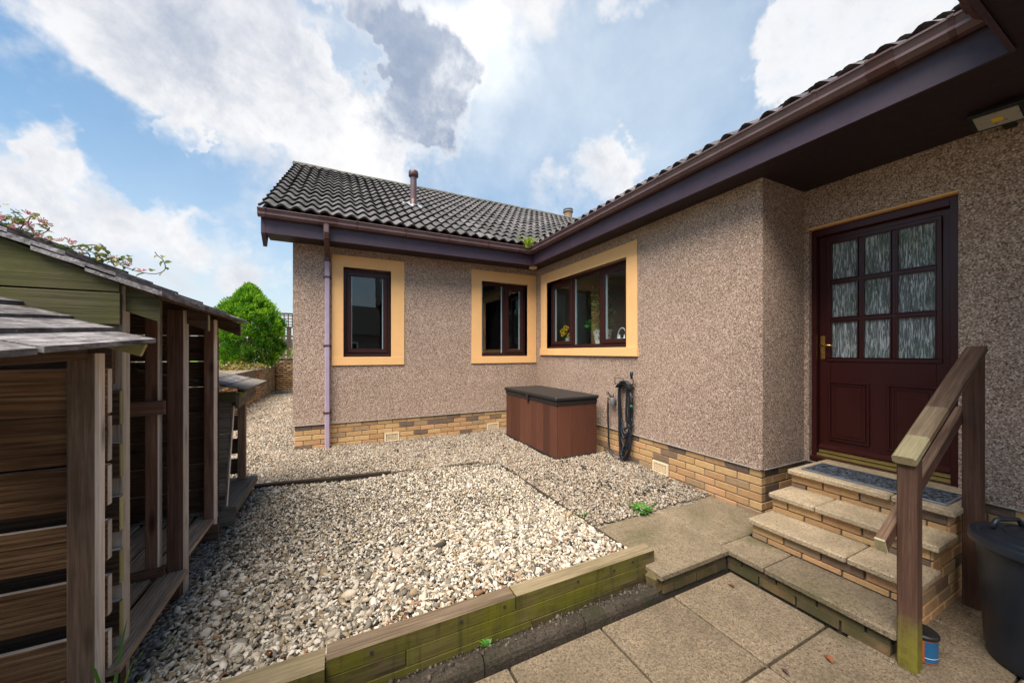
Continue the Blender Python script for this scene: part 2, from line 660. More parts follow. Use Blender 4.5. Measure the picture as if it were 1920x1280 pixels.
def mk_tile():
    m = Mat('roof_tile', .88, .3)
    p = m.objc(30)
    w = m.pos()
    v = m.fr(m.rand(), 0, 1, .7, 1.35)
    f = m.noise(w, 7, 6, .65)
    c = m.ramp(f, [(.3, (.036, .033, .034)), (.55, (.085, .078, .078)), (.8, (.15, .14, .135))])
    hv = m.n('ShaderNodeHueSaturation')
    m.put(hv, 'Color', c)
    m.put(hv, 'Value', v)
    c = hv.outputs[0]
    li = m.noise(w, 38, 4, .7)
    c = m.mix(m.fr(li, .56, .70, 0, .7), c, (.24, .23, .21))
    ms = m.noise(w, 4.2, 5, .7)
    c = m.mix(m.fr(ms, .57, .74, 0, .6), c, (.06, .05, .028))
    m.color(c)
    m.bump(m.noise(w, 130, 4, .6), .4, .004)
    return m.m


def mk_ridge():
    m = Mat('ridge_tile', .9, .3)
    w = m.pos()
    f = m.noise(w, 26, 5, .7)
    c = m.ramp(f, [(.3, (.03, .029, .028)), (.5, (.075, .072, .062)), (.62, (.16, .16, .12)), (.8, (.22, .22, .17))])
    m.color(c)
    m.bump(f, .5, .006)
    return m.m


def mk_pvc(name, c, rough, fade=.25, dirt=.3):
    m = Mat(name, rough, .5)
    w = m.pos()
    f = m.noise(w, 5, 5, .6)
    c1 = m.mix(m.fr(f, .3, .75, 0, fade), c, tuple(min(1, x * 1.6 + .03) for x in c))
    g = m.noise(w, 22, 5, .7)
    c1 = m.mix(m.fr(g, .56, .8, 0, dirt), c1, tuple(x * .45 for x in c))
    m.color(c1)
    m.set('Roughness', m.fr(g, .3, .7, rough - .08, rough + .14))
    return m.m


def mk_obscure():
    m = Mat('obscure_glass', .12, .8)
    p = m.n('ShaderNodeTexCoord').outputs['Object']
    a = m.noise(m.scale(p, 1, 95, 9), 1.0, 3, .6, 1.2)
    b = m.noise(m.scale(p, 1, 190, 22), 1.0, 2, .5, .6)
    h = m.math('ADD', m.fr(a, .35, .65), m.math('MULTIPLY', b, .5))
    big = m.noise(m.pos(), 2.6, 3, .5)
    st = m.fr(a, .46, .60)
    c = m.mix(st, (.13, .145, .142), (.60, .63, .63))  # pale sky-reflection streaks of the wavy glass painted into base colour
    c = m.mix(m.fr(big, .42, .62, 0, .65), c, m.mix(st, (.085, .13, .09), (.30, .40, .32)))  # broad green reflection tint, likewise painted in
    m.color(c)
    m.b.inputs['Specular IOR Level'].default_value = .9
    m.bump(h, .9, .006)
    return m.m


def mk_mat_rubber():
    m = Mat('doormat_rubber', .45, .5)
    p = m.pos()
    q = m.noise(p, 16, 2, .5)
    v = m.n('ShaderNodeVectorMath', operation='ADD')
    m.put(v, 0, p)
    cv = m.n('ShaderNodeCombineXYZ')
    m.put(cv, 0, m.math('MULTIPLY', q, .06))
    m.put(cv, 1, m.math('MULTIPLY', m.noise(p, 13, 2), .06))
    m.put(v, 1, cv.outputs[0])
    e = m.vor(v.outputs[0], 30, 'Distance', 'DISTANCE_TO_EDGE')
    k = m.fr(e, .05, .16)
    m.color(m.mix(k, (.10, .12, .15), (.012, .013, .016)))
    m.bump(m.math('MULTIPLY', k, -1.0), .8, .006)
    return m.m


def mk_gravel_base(name, pal, scale):
    m = Mat(name, .95, .2)
    w = m.pos()
    c = m.ramp(m.sep(m.vor(w, scale, 'Color'))[0], pal, 'CONSTANT')
    d = m.vor(w, scale)
    c = m.mix(m.fr(d, .45, .8, 0, .6), c, (.05, .042, .034))
    m.color(c)
    m.bump(m.math('MULTIPLY', d, -1), 1.0, .02)
    return m.m


M_ROUGH = mk_roughcast()
M_BRICK = mk_brick()
M_BRICKD = mk_brick('brick_mossy', [(0, (.20, .12, .06)), (.3, (.14, .09, .05)), (.55, (.22, .13, .06)), (.8, (.11, .08, .05))], .9)
M_MORTAR = plain('mortar', (.20, .165, .13), .95, .2, vary=.3, scale=40, bump=.4)
M_MORTARD = plain('mortar_dark', (.07, .058, .042), .95, .2, vary=.35, scale=30, bump=.4)
M_BEAD = plain('render_bead', (.42, .38, .34), .6, vary=.2)
M_PEACH = plain('peach_paint', (.80, .455, .190), .8, .25, vary=.09, scale=5, bump=.25)
M_FRAME = plain('mahogany_frame', (.034, .010, .009), .36, .3, vary=.2)
M_DOOR = plain('maroon_paint', (.046, .0092, .0078), .32, .28, vary=.06, scale=6)
M_PVC = mk_pvc('brown_gutter', (.100, .056, .056), .34, .5, .45)
M_PVCD = mk_pvc('brown_joint', (.075, .028, .024), .42, .2, .35)
M_PIPE = mk_pvc('faded_pipe', (.34, .255, .335), .5, .3, .25)
M_FASCIA = mk_pvc('fascia_board', (.046, .024, .038), .46, .25, .45)
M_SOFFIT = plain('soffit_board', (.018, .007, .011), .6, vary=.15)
M_TILE = mk_tile()
M_RIDGE = mk_ridge()
M_ROOFB = plain('roof_felt', (.02, .02, .02), .95)
M_VENT = plain('buff_vent', (.74, .57, .36), .7, vary=.1)
M_BLACKHOLE = plain('vent_hole', (.02, .015, .01), .9)
M_GLASS = glass_mat('window_glass')
M_OBSC = mk_obscure()
M_BRASS = plain('brass', (.75, .48, .14), .28, .5, 1.0, vary=.1)
M_GOLD = plain('gold_threshold', (.50, .36, .12), .4, .5, .7, vary=.2)
M_WHITEBEAD = plain('pale_spacer', (.62, .63, .64), .5, vary=.05)
M_ROOM = plain('room_wall', (.42, .33, .23), .9, vary=.06)
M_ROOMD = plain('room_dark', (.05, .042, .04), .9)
M_PATIO = concrete('patio_slab', (.165, .120, .076), (.30, .23, .155), (.05, .034, .02), .22, (.06, .058, .02))
M_PAD = concrete('pad_slab', (.20, .148, .092), (.31, .245, .17), (.08, .06, .036), .5, (.075, .075, .022))
M_TREAD = concrete('tread_slab', (.46, .34, .21), (.62, .49, .33), (.22, .155, .09), .15)
M_KERB = concrete('kerb_stone', (.040, .030, .022), (.085, .067, .05), (.012, .009, .006), .4, (.02, .021, .008), 160, 4)
M_SOIL = plain('soil', (.018, .013, .009), .98, .2, vary=.5, scale=30, bump=.8)
M_POSTW = wood('stained_post', (.05, .022, .014), (.095, .044, .028), (.15, .078, .052), .05)
M_POSTMOSS = wood('mossy_post', (.05, .022, .014), (.09, .044, .028), (.14, .078, .052), .30, (.21, .20, .012), gscale=3.2, low=(.10, .62))
M_RAILTOP = wood('weathered_rail', (.06, .032, .02), (.125, .07, .044), (.23, .15, .095), .06)
M_RAILMID = wood('worn_rail', (.12, .075, .043), (.22, .15, .09), (.36, .27, .16), .12)
M_RAILEND = wood('pale_rail_end', (.30, .23, .12), (.44, .36, .20), (.58, .50, .30), .35, (.28, .28, .08))
def mk_sleeper_face():
    m = Mat('mossy_sleeper', .88, .2)
    p = m.objc()
    w = m.pos()
    g = m.noise(m.scale(p, 1.3, 20, 20), 2.2, 6, .6, .6)
    c = m.ramp(g, [(.3, (.035, .024, .010)), (.52, (.092, .066, .028)), (.78, (.17, .125, .058))])
    hv = m.n('ShaderNodeHueSaturation')
    m.put(hv, 'Color', c)
    m.put(hv, 'Value', m.fr(m.rand(), 0, 1, .62, 1.25))
    c = hv.outputs[0]
    al = m.math('ADD', m.noise(w, 2.6, 5, .65), m.math('MULTIPLY', m.noise(w, 30, 3, .6), .22))
    al = m.math('ADD', al, m.fr(m.rand(), 0, 1, -.10, .14))
    c = m.mix(m.fr(al, .50, .78, 0, .9), c, m.mix(m.noise(w, 12, 3), (.055, .055, .004), (.125, .112, .007)))
    dr = m.noise(m.scale(w, 20, 20, 1.6), 1.0, 4, .6)
    c = m.mix(m.fr(dr, .54, .74, 0, .75), c, (.022, .018, .006))
    bl = m.noise(w, 5.5, 4, .6)
    c = m.mix(m.fr(bl, .56, .72, 0, .6), c, (.03, .024, .008))
    m.color(c)
    m.bump(g, .45, .004)
    return m.m


M_SLEEPF = mk_sleeper_face()
M_SLEEPT = wood('sleeper_top', (.055, .036, .021), (.12, .082, .05), (.20, .145, .095), .12)
M_SLEEPT2 = wood('sleeper_top_pale', (.09, .066, .036), (.185, .14, .08), (.29, .225, .135), .3, (.12, .115, .03))
M_STORE = wood('store_board', (.045, .019, .009), (.19, .098, .045), (.39, .235, .13), .04)
M_STORED = wood('store_board_dark', (.04, .024, .015), (.09, .055, .035), (.16, .10, .07), .05)
M_STOREP = wood('store_post', (.085, .05, .032), (.18, .115, .078), (.30, .215, .155), .15, gscale=3)
M_LITWOOD = wood('lit_face_wood', (.34, .27, .22), (.58, .50, .43), (.76, .69, .62), .04)  # brightness of +X post faces, slat tops and ends painted into the wood
M_STORER = wood('red_brown_post', (.075, .034, .022), (.165, .082, .055), (.27, .155, .11), .06, gscale=3)
M_LICHEN = wood('lichen_wood', (.19, .16, .08), (.33, .30, .14), (.45, .42, .22), .45, (.30, .29, .06), gscale=9)
M_GABLE = wood('green_gable_board', (.022, .020, .010), (.066, .058, .027), (.135, .115, .06), .55, (.062, .066, .010), gscale=3)
def mk_shingle():
    m = Mat('shingle_board', .9, .2)
    p = m.objc()
    w = m.pos()
    g = m.noise(m.scale(p, 4.5, 30, 30), 1.6, 6, .68, .4)
    bl = m.noise(w, 7, 6, .68)
    f = m.math('ADD', m.math('MULTIPLY', g, .55), m.math('MULTIPLY', bl, .5))
    c = m.ramp(f, [(.40, (.045, .038, .038)), (.52, (.15, .135, .135)), (.62, (.27, .25, .25)), (.74, (.46, .43, .43))])
    hv = m.n('ShaderNodeHueSaturation')
    m.put(hv, 'Color', c)
    m.put(hv, 'Value', m.fr(m.rand(), 0, 1, .7, 1.15))
    c = hv.outputs[0]
    cr = m.noise(m.scale(p, 1.5, 90, 90), 1.5, 2, .5)
    c = m.mix(m.fr(cr, .62, .70, 0, .75), c, (.03, .026, .026))
    sp = m.vor(w, 42)
    c = m.mix(m.fr(sp, .05, .16, .55, 0), c, (.50, .48, .44))
    m.color(c)
    m.bump(m.math('ADD', g, m.math('MULTIPLY', cr, -.8)), .5, .004)
    return m.m


M_SHING = mk_shingle()
M_DECK = wood('deck_board', (.17, .11, .07), (.38, .26, .175), (.58, .44, .32), .04)
M_GREYW = wood('grey_board', (.07, .06, .048), (.15, .13, .105), (.26, .23, .19), .2, (.10, .115, .05))
M_EDGE = wood('wet_edging', (.015, .011, .008), (.035, .025, .018), (.06, .045, .03), .05)
M_FENCE = wood('fence_wood', (.06, .04, .03), (.11, .075, .055), (.17, .125, .10), 0)
M_BIN = plain('bin_plastic', (.011, .015, .022), .42, .5, vary=.25, scale=9, bump=.08)
M_BLACK = plain('black_plastic', (.012, .011, .011), .5, .5, vary=.2, bump=.05)
M_BOX = wood('resin_board', (.075, .026, .015), (.092, .033, .019), (.11, .041, .025), 0, rough=.6, knots=False, bump=.15)
M_HOSE = plain('hose_rubber', (.007, .009, .013), .45, .5, vary=.3)
M_TAPG = plain('tap_grey', (.13, .13, .14), .5)
M_GREEN = plain('green_plastic', (.01, .09, .04), .4)
M_WHITE = plain('white_glaze', (.78, .78, .76), .3, vary=.03)
M_ORANGE = plain('orange_label', (.40, .085, .012), .45, vary=.06)
M_BLUE = plain('blue_label', (.012, .09, .20), .4, vary=.1)
M_INK = plain('black_ink', (.012, .012, .012), .5)
M_LEAF = attr_mat('leaf', .55, .4, 0, .3)
M_PETAL = attr_mat('petal', .7, .2, 0, .35)
M_CONIFER = attr_mat('conifer_leaf', .75, .15, 0, .42)
M_STEM = plain('stem_bark', (.10, .06, .035), .85, vary=.3)
M_STONE = attr_mat('gravel_stone', .88, .25, .35, nscale=120)
M_LED = plain('led_yellow', (.75, .50, .03), .4)
M_REFL = plain('lamp_reflector', (.42, .40, .33), .3, .5, .3)
M_TERRA = plain('chimney_terracotta', (.42, .26, .15), .9, vary=.3, scale=9)
M_SLATE = plain('slate_cap', (.15, .15, .155), .8, vary=.3)
M_LEAD = plain('lead_flashing', (.25, .26, .27), .5, vary=.3)
M_NWALL = plain('neighbour_render', (.30, .28, .27), .9)
M_LAWN = None
M_EARTH = plain('earth', (.20, .17, .14), .95, .2, vary=.3, scale=2)
PALG = [(0, (.62, .58, .51)), (.25, (.50, .43, .33)), (.48, (.40, .37, .34)), (.66, (.22, .20, .18)), (.78, (.36, .26, .16)), (.9, (.28, .15, .08)), (.95, (.08, .07, .06))]
PALP = [(0, (.34, .275, .205)), (.3, (.28, .22, .16)), (.55, (.21, .165, .125)), (.72, (.40, .35, .29)), (.86, (.14, .11, .08)), (.95, (.05, .045, .04))]
M_GBASE = mk_gravel_base('gravel_base', [(a, tuple(x * .6 for x in b)) for a, b in PALG], 55)
M_PBASE = mk_gravel_base('gravel_path_base', PALP, 62)


def mk_lawn():
    m = Mat('lawn_grass', .9, .2)
    w = m.pos()
    f = m.noise(w, 60, 4, .7)
    m.color(m.ramp(f, [(.3, (.05, .12, .010)), (.55, (.10, .22, .016)), (.8, (.17, .30, .03))]))
    m.bump(f, .8, .03)
    return m.m


M_LAWN = mk_lawn()

# ------------------------------------------------------------------ plank builder
def plank(name, parent, mats, a, b, w, t, up, grooves=0, ch=.003, wob=0.0, **k):
    """a board from a to b (centre line), w wide, t thick; 'up' is its face direction.
    mats: one material or (body, face-side material)"""
    a, b, up = Vector(a), Vector(b), Vector(up)
    if not isinstance(mats, (list, tuple)):
        mats = (mats, mats)
    if wob:
        a = a + Vector((rnd.uniform(-wob, wob), rnd.uniform(-wob, wob), rnd.uniform(-wob, wob)))
        b = b + Vector((rnd.uniform(-wob, wob), rnd.uniform(-wob, wob), rnd.uniform(-wob, wob)))
    x = (b - a).normalized()
    z = (up - x * up.dot(x)).normalized()
    y = z.cross(x)
    L = (b - a).length
    hw, ht = w / 2, t / 2
    prof = [(-hw + ch, -ht), (hw - ch, -ht), (hw, -ht + ch), (hw, ht - ch), (hw - ch, ht)]
    if grooves:
        st = (w - .02) / grooves
        for i in range(grooves - 1, -1, -1):
            c = -hw + .01 + st * (i + .5)
            g = st * .22
            prof += [(c + g, ht), (c + g * .6, ht - .005), (c - g * .6, ht - .005), (c - g, ht)]
    prof += [(-hw + ch, ht), (-hw, ht - ch), (-hw, -ht + ch)]
    m = MB()
    n = len(prof)
    for xx in (-L / 2, L / 2):
        for p in prof:
            m.v.append((xx, p[0], p[1]))
    for i in range(n):
        j = (i + 1) % n
        m.f.append((i, n + i, n + j, j))
        e = (prof[j][0] - prof[i][0], prof[j][1] - prof[i][1])
        nz = -e[0]
        m.m.append(1 if nz > 1e-6 and prof[i][1] > 0 else (2 if len(mats) > 2 and e[1] > 1e-6 and prof[i][0] > hw - ch * 1.5 else 0))
        m.sm.append(False)
    m.f.append(tuple(range(n)))
    m.f.append(tuple(reversed(range(n, 2 * n))))
    m.m += [0, 0]
    m.sm += [False, False]
    if not isinstance(mats, (list, tuple)):
        mats = (mats, mats)
    me = m.mesh(name, list(mats), fix=True)
    return link(name, me, parent, basis((a + b) / 2, x, y, z), **k)


# ------------------------------------------------------------------ terrain
def smoothstep(a, b, x):
    t = np.clip((x - a) / (b - a), 0, 1)
    return t * t * (3 - 2 * t)


def gz(x, y):
    """height of the gravel"""
    x = np.asarray(x, float)
    y = np.asarray(y, float)
    z = .172 + .03 * smoothstep(2.2, 4.2, y) + .05 * smoothstep(-.2, -1.2, x) * smoothstep(4.0, 5.5, y)
    z = z + .008 * np.sin(x * 5.1 + y * 2.3) + .007 * np.sin(x * 2.2 - y * 6.3 + 1)
    return z


def grid_sheet(name, x0, x1, y0, y1, st, mat, fz, **k):
    nx, ny = max(2, int((x1 - x0) / st) + 1), max(2, int((y1 - y0) / st) + 1)
    X, Y = np.meshgrid(np.linspace(x0, x1, nx), np.linspace(y0, y1, ny))
    V = np.stack([X.ravel(), Y.ravel(), fz(X, Y).ravel()], 1)
    i = np.arange(nx * ny).reshape(ny, nx)
    F = np.stack([i[:-1, :-1].ravel(), i[:-1, 1:].ravel(), i[1:, 1:].ravel(), i[1:, :-1].ravel()], 1)
    return link(name, np_mesh(name, V, F, mat, None, True), **k)


grid_sheet('ground', -300, 300, -300, 300, 60, M_EARTH, lambda x, y: x * 0 - .10, kind='structure')
grid_sheet('gravel_bed', -1.98, 1.9, 1.86, 4.30, .12, M_GBASE, lambda x, y: gz(x, y) - .012, kind='structure')
grid_sheet('gravel_path', -2.2, 3.42, 4.30, 6.0, .14, M_PBASE, lambda x, y: gz(x, y) - .014, kind='structure')
grid_sheet('gravel_path', 1.9, 3.42, 2.33, 4.30, .14, M_PBASE, lambda x, y: gz(x, y) - .016, kind='structure')
grid_sheet('gravel_path', -2.2, -.5, 6.0, 16.0, .25, M_PBASE, lambda x, y: gz(x, y) - .014, kind='structure')
grid_sheet('garden_ground', -3.2, -1.98, -1.5, 4.30, .5, M_SOIL, lambda x, y: x * 0 + .15, kind='structure')

# ------------------------------------------------------------------ the bungalow
house = thing('bungalow', (3.4, 6.0, .15), 'single-storey L-shaped bungalow with brown roughcast walls, peach window surrounds and dark tiled roof', 'house')
ZS = 3.185          # soffit
ZP = .563           # top of the brick plinth


def wall_sheet(m, o, d, L, z0, z1, holes=(), rev=.12, mi=0):
    """outer skin: o start, d direction along; faces -(z x d); holes (u0,u1,z0,z1)"""
    o, d = Vector((o[0], o[1], 0)), Vector((d[0], d[1], 0))
    into = Vector((0, 0, 1)).cross(d)

    def P(u, z, e=0.0):
        p = o + d * u + into * e
        return (p.x, p.y, z)
    us = sorted({0, L, *[h[0] for h in holes], *[h[1] for h in holes]})
    zs = sorted({z0, z1, *[h[2] for h in holes], *[h[3] for h in holes]})
    for i in range(len(us) - 1):
        for j in range(len(zs) - 1):
            uc, zc = (us[i] + us[i + 1]) / 2, (zs[j] + zs[j + 1]) / 2
            if any(h[0] < uc < h[1] and h[2] < zc < h[3] for h in holes):
                continue
            m.face([P(us[i], zs[j]), P(us[i + 1], zs[j]), P(us[i + 1], zs[j + 1]), P(us[i], zs[j + 1])], mi)
    for a, b, c, e in holes:
        m.face([P(a, c), P(a, e), P(a, e, rev), P(a, c, rev)], mi)
        m.face([P(b, c), P(b, c, rev), P(b, e, rev), P(b, e)], mi)
        m.face([P(a, e), P(b, e), P(b, e, rev), P(a, e, rev)], mi)
        m.face([P(a, c), P(a, c, rev), P(b, c, rev), P(b, c)], mi)
    # lip under the roughcast
    m.face([P(0, z0), P(0, z0, .02), P(L, z0, .02), P(L, z0)], mi)


YA, XB, XD = 5.94, 3.41, 4.10
W1 = (.065, .75, 1.545, 2.905)
W2 = (2.292, 3.215, 1.545, 2.89)
W3 = (3.548, 5.545, 1.685, 2.872)
m = MB()
wall_sheet(m, (-.589, YA), (1, 0), XB + .589, ZP, ZS, [(W1[0] + .589, W1[1] + .589, W1[2], W1[3]), (W2[0] + .589, W2[1] + .589, W2[2], W2[3])])
wall_sheet(m, (XB, YA), (0, -1), YA - 1.88, ZP, ZS, [(YA - W3[1], YA - W3[0], W3[2], W3[3])])
wall_sheet(m, (XB, 1.88), (1, 0), XD - XB, ZP, ZS)
wall_sheet(m, (XD, 1.88), (0, -1), 1.78, ZP, ZS, [(.04, .965, .57, 2.80)], .16)
wall_sheet(m, (XD, .10), (0, -1), 3.4, ZP, ZS)
wall_sheet(m, (-.589, 12.94), (0, -1), 7.0, ZP, ZS)
m.face([(-.589, 12.94, ZS), (-.589, YA, ZS), (-.589, 9.45, 5.70)])
wall_sheet(m, (10.5, 12.94), (-1, 0), 11.09, ZP, ZS)
m.obj('wall', M_ROUGH, house)
# stucco stop bead
m = MB()
for (x0, x1, y0, y1) in ((-.592, XB - .004, YA - .004, YA + .018), (XB - .004, XB + .018, 1.876, YA - .004), (XB - .004, XD, 1.876, 1.9), (XD - .004, XD + .02, .1, .915)):
    m.box(x0, x1, y0, y1, ZP - .006, ZP + .002)
m.obj('stop_bead', M_BEAD, house)
# mortar body of the plinth
m = MB()
m.box(-.565, XB + .045, YA + .026, YA + .2, -.2, ZP - .004)
m.box(XB + .026, XB + .2, 1.906, YA + .02, -.2, ZP - .004)
m.box(XB + .2, XD + .02, 1.906, 2.1, -.2, ZP - .004)
m.box(XD + .026, XD + .2, .12, 1.9, -.2, ZP - .004)
m.box(XD + .026, XD + .2, -3.3, .12, -.2, ZP - .004)
plinth = m.obj('plinth', M_MORTAR, house)


def brick_mesh(l=.215, h=.065, d=.055, name='brick', mat=None):
    b = MB()
    b.box(-l / 2, l / 2, 0, d, -h / 2, h / 2)
    return b.mesh(name, mat or M_BRICK, bevel=.004)


BRICK = brick_mesh()


def brick_wall(parent, o, d, L, ztop, n, skip=(), h=.065, j=.01, mesh=None, first=0, jit=.002, name='brick'):
    d = Vector((d[0], d[1], 0))
    into = Vector((0, 0, 1)).cross(d)
    mesh = mesh or BRICK
    for k in range(n):
        zc = ztop - h / 2 - k * (h + j)
        u = -.1125 * ((k + first) % 2)
        while u < L - .02:
            a, b = max(0, u), min(L, u + .215)
            u += .225
            # cut the brick where a vent or door interrupts it
            segs = [(a, b)]
            for s0, s1, z0, z1 in skip:
                if z0 < zc < z1:
                    ns = []
                    for p, q in segs:
                        if q <= s0 or p >= s1:
                            ns.append((p, q))
                        else:
                            if p < s0 - .01:
                                ns.append((p, s0 - .008))
                            if q > s1 + .01:
                                ns.append((s1 + .008, q))
                    segs = ns
            for p, q in segs:
                if q - p < .03:
                    continue
                c = Vector((o[0], o[1], 0)) + d * ((p + q) / 2) + into * rnd.uniform(-jit, jit)
                M = basis((c.x, c.y, zc + rnd.uniform(-.001, .001)), d * ((q - p) / .215), into, (0, 0, 1))
                link(name, mesh, parent, M)


VA1, VA2 = (.648 + .57, .882 + .57), (2.40 + .57, 2.63 + .57)
brick_wall(plinth, (-.57, YA + .018), (1, 0), XB + .57 + .01, ZP - .010, 5, [(VA1[0], VA1[1], .19, .34), (VA2[0], VA2[1], .19, .34)])
VB = (YA - 3.143, YA - 2.90)
brick_wall(plinth, (XB + .018, YA), (0, -1), YA - 1.898, ZP - .010, 6, [(VB[0], VB[1], .17, .325)], first=1)
brick_wall(plinth, (XB + .080, 1.898), (1, 0), XD - XB - .09, ZP - .010, 6)
brick_wall(plinth, (XD + .018, .90), (0, -1), .78, ZP - .010, 7)


def air_vent(c, d, w=.228, h=.138):
    d = Vector((d[0], d[1], 0))
    into = Vector((0, 0, 1)).cross(d)
    b = MB()
    b.box(-w / 2, w / 2, -.006, .03, -h / 2, -h / 2 + .02)
    b.box(-w / 2, w / 2, -.006, .03, h / 2 - .02, h / 2)
    b.box(-w / 2, -w / 2 + .025, -.006, .03, -h / 2 + .02, h / 2 - .02)
    b.box(w / 2 - .025, w / 2, -.006, .03, -h / 2 + .02, h / 2 - .02)
    nx, nz = 8, 5
    ax, az = w - .05, h - .04
    for i in range(1, nx):
        x = -ax / 2 + ax * i / nx
        b.box(x - .0035, x + .0035, -.003, .025, -az / 2, az / 2)
    for i in range(1, nz):
        z = -az / 2 + az * i / nz
        b.box(-ax / 2, ax / 2, -.0018, .024, z - .003, z + .003)
    v = link('air_vent', b.mesh('air_vent', M_VENT), house, basis(c, d, into, (0, 0, 1)))
    b = MB()
    b.box(-ax / 2, ax / 2, .026, .028, -az / 2, az / 2)
    link('vent_recess', b.mesh('vent_recess', M_BLACKHOLE), v, basis(c, d, into, (0, 0, 1)))


air_vent((.765, YA + .014, .268), (1, 0))
air_vent((2.515, YA + .014, .268), (1, 0))
air_vent((XB + .014, 3.02, .248), (0, -1))


# ---- windows
def window(o, d, hole, outer, lights, sillproud=.0):
    """o,d wall line; hole/outer in (u0,u1,z0,z1); lights list of (u0,u1,opening?)"""
    d = Vector((d[0], d[1], 0))
    into = Vector((0, 0, 1)).cross(d)
    M = basis((o[0], o[1], 0), d, into, (0, 0, 1))
    u0, u1, z0, z1 = hole
    a0, a1, b0, b1 = outer
    # outer frame
    f = MB()
    y0, y1 = .085, .155
    fw = .048
    f.box(u0, u1, y0, y1, z1 - fw, z1 - .002)
    f.box(u0, u1, y0, y1, z0 + .02, z0 + .062)
    f.box(u0 + .001, u0 + fw, y0 + .001, y1, z0 + .062, z1 - fw)
    f.box(u1 - fw, u1 - .001, y0 + .001, y1, z0 + .062, z1 - fw)
    for (p, q, op) in lights[1:]:
        f.box(p - .058, p, y0 - .001, y1, z0 + .062, z1 - fw)
    wo = link('window', f.mesh('window', M_FRAME, bevel=.004), house, M)
    s = MB()
    s.box(u0 - .012, u1 - .006, .028, .1, z0 + .002, z0 + .03)
    s.box(u0 + .001, u1 - .001, .06, .0849, z0 + .03, z0 + .045)
    link('sill', s.mesh('sill', M_FRAME, bevel=.004), wo, M)
    # peach surround
    g = MB()
    pr = -.014
    g.box(a0, a1, pr, .11, z1, b1)
    g.box(a0, u0, pr, .11, z0, z1)
    g.box(u1, a1, pr, .11, z0, z1)
    g.box(a0 - sillproud, a1 + sillproud, pr - .006 - sillproud, .11, b0, z0)
    link('surround', g.mesh('surround', M_PEACH, bevel=.003), wo, M)
    for i, (p, q, op) in enumerate(lights):
        za, zb = z0 + .062, z1 - fw
        if op:
            sw = .062
            h = MB()
            h.box(p, q, y0 - .014, y0 + .045, zb - sw, zb)
            h.box(p, q, y0 - .014, y0 + .045, za, za + sw)
            h.box(p + .0005, p + sw, y0 - .0135, y0 + .045, za + sw, zb - sw)
            h.box(q - sw, q - .0005, y0 - .0135, y0 + .045, za + sw, zb - sw)
            link('sash', h.mesh('sash', M_FRAME, bevel=.005), wo, M)
            p, q, za, zb = p + sw, q - sw, za + sw, zb - sw
        # bead, spacer bars and pane
        sp = MB()
        for yy in (.008, .026):
            sp.box(p, p + .012, y0 + yy + .012, y0 + yy + .02, za, zb)
            sp.box(q - .012, q, y0 + yy + .012, y0 + yy + .02, za, zb)
        link('spacer', sp.mesh('spacer', M_WHITEBEAD), wo, M)
        pn = MB()
        pn.box(p, q, y0 + .010, y0 + .014, za, zb)
        link('pane', pn.mesh('pane', M_GLASS), wo, M)
    return wo


window((0, YA), (1, 0), (W1[0], W1[1], W1[2], W1[3]), (-.093, .952, 1.42, 3.08), [(W1[0] + .048, W1[1] - .048, True)])
window((0, YA), (1, 0), (W2[0], W2[1], W2[2], W2[3]), (2.10, 3.404, 1.42, 3.08), [(W2[0] + .048, 2.735, False), (2.80, W2[1] - .048, True)])
# window by the corner looks along -Y: u = YA - y
window((XB, YA), (0, -1), (YA - W3[1], YA - W3[0], W3[2], W3[3]), (YA - 5.74, YA - 3.357, 1.565, 3.05),
       [(YA - W3[1] + .048, YA - 4.885, True), (YA - 4.825, YA - 4.20, False), (YA - 4.14, YA - W3[0] - .048, True)], .012)

# rooms behind the glass
m = MB()
def room(x0, x1, y0, y1, z0, z1, open_side, mi):
    q = {'x0': [(x0, y0, z0), (x0, y0, z1), (x0, y1, z1), (x0, y1, z0)], 'x1': [(x1, y0, z0), (x1, y1, z0), (x1, y1, z1), (x1, y0, z1)],
         'y0': [(x0, y0, z0), (x1, y0, z0), (x1, y0, z1), (x0, y0, z1)], 'y1': [(x0, y1, z0), (x0, y1, z1), (x1, y1, z1), (x1, y1, z0)],
         'z0': [(x0, y0, z0), (x0, y1, z0), (x1, y1, z0), (x1, y0, z0)], 'z1': [(x0, y0, z1), (x1, y0, z1), (x1, y1, z1), (x0, y1, z1)]}
    for k, f in q.items():
        if k != open_side:
            m.face(f, mi)
room(3.57, 7.5, 2.2, 5.9, .6, 3.0, 'x0', 0)
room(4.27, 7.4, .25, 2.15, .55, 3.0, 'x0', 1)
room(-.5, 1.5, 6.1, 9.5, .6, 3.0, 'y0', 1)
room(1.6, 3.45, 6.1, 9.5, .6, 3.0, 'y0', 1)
# kitchen door and inner window board
m.box(7.44, 7.49, 3.6, 4.5, .6, 2.7, 1)
m.box(3.57, 3.86, 3.4, 5.6, 1.70, 1.745, 2)
m.box(1.7, 3.3, 6.12, 6.3, 1.50, 1.54, 2)
m.obj('interior', [M_ROOM, M_ROOMD, M_WHITE], house)

# ---- door
DX = 4.20
m = MB()
t = .03
def dbox(y0, y1, z0, z1, x0=DX, x1=DX + .045):
    m.box(x0, x1, y0, y1, z0, z1)
GY0, GY1, GZ0, GZ1 = 1.045, 1.713, 1.562, 2.65
dbox(.965, GY0, .625, 2.725)
dbox(GY1, 1.80, .625, 2.725)
dbox(GY0, GY1, GZ1, 2.725)
dbox(GY0, GY1, .625, GZ0)
ys = [1.713, 1.497, 1.284, 1.045]
zs = [2.65, 2.283, 1.925, 1.562]
for y in ys[1:-1]:
    m.box(DX + .004, DX + .04, y - .014, y + .014, GZ0, GZ1)
for z in zs[1:-1]:
    m.box(DX + .002, DX + .041, GY0, GY1, z - .016, z + .016)
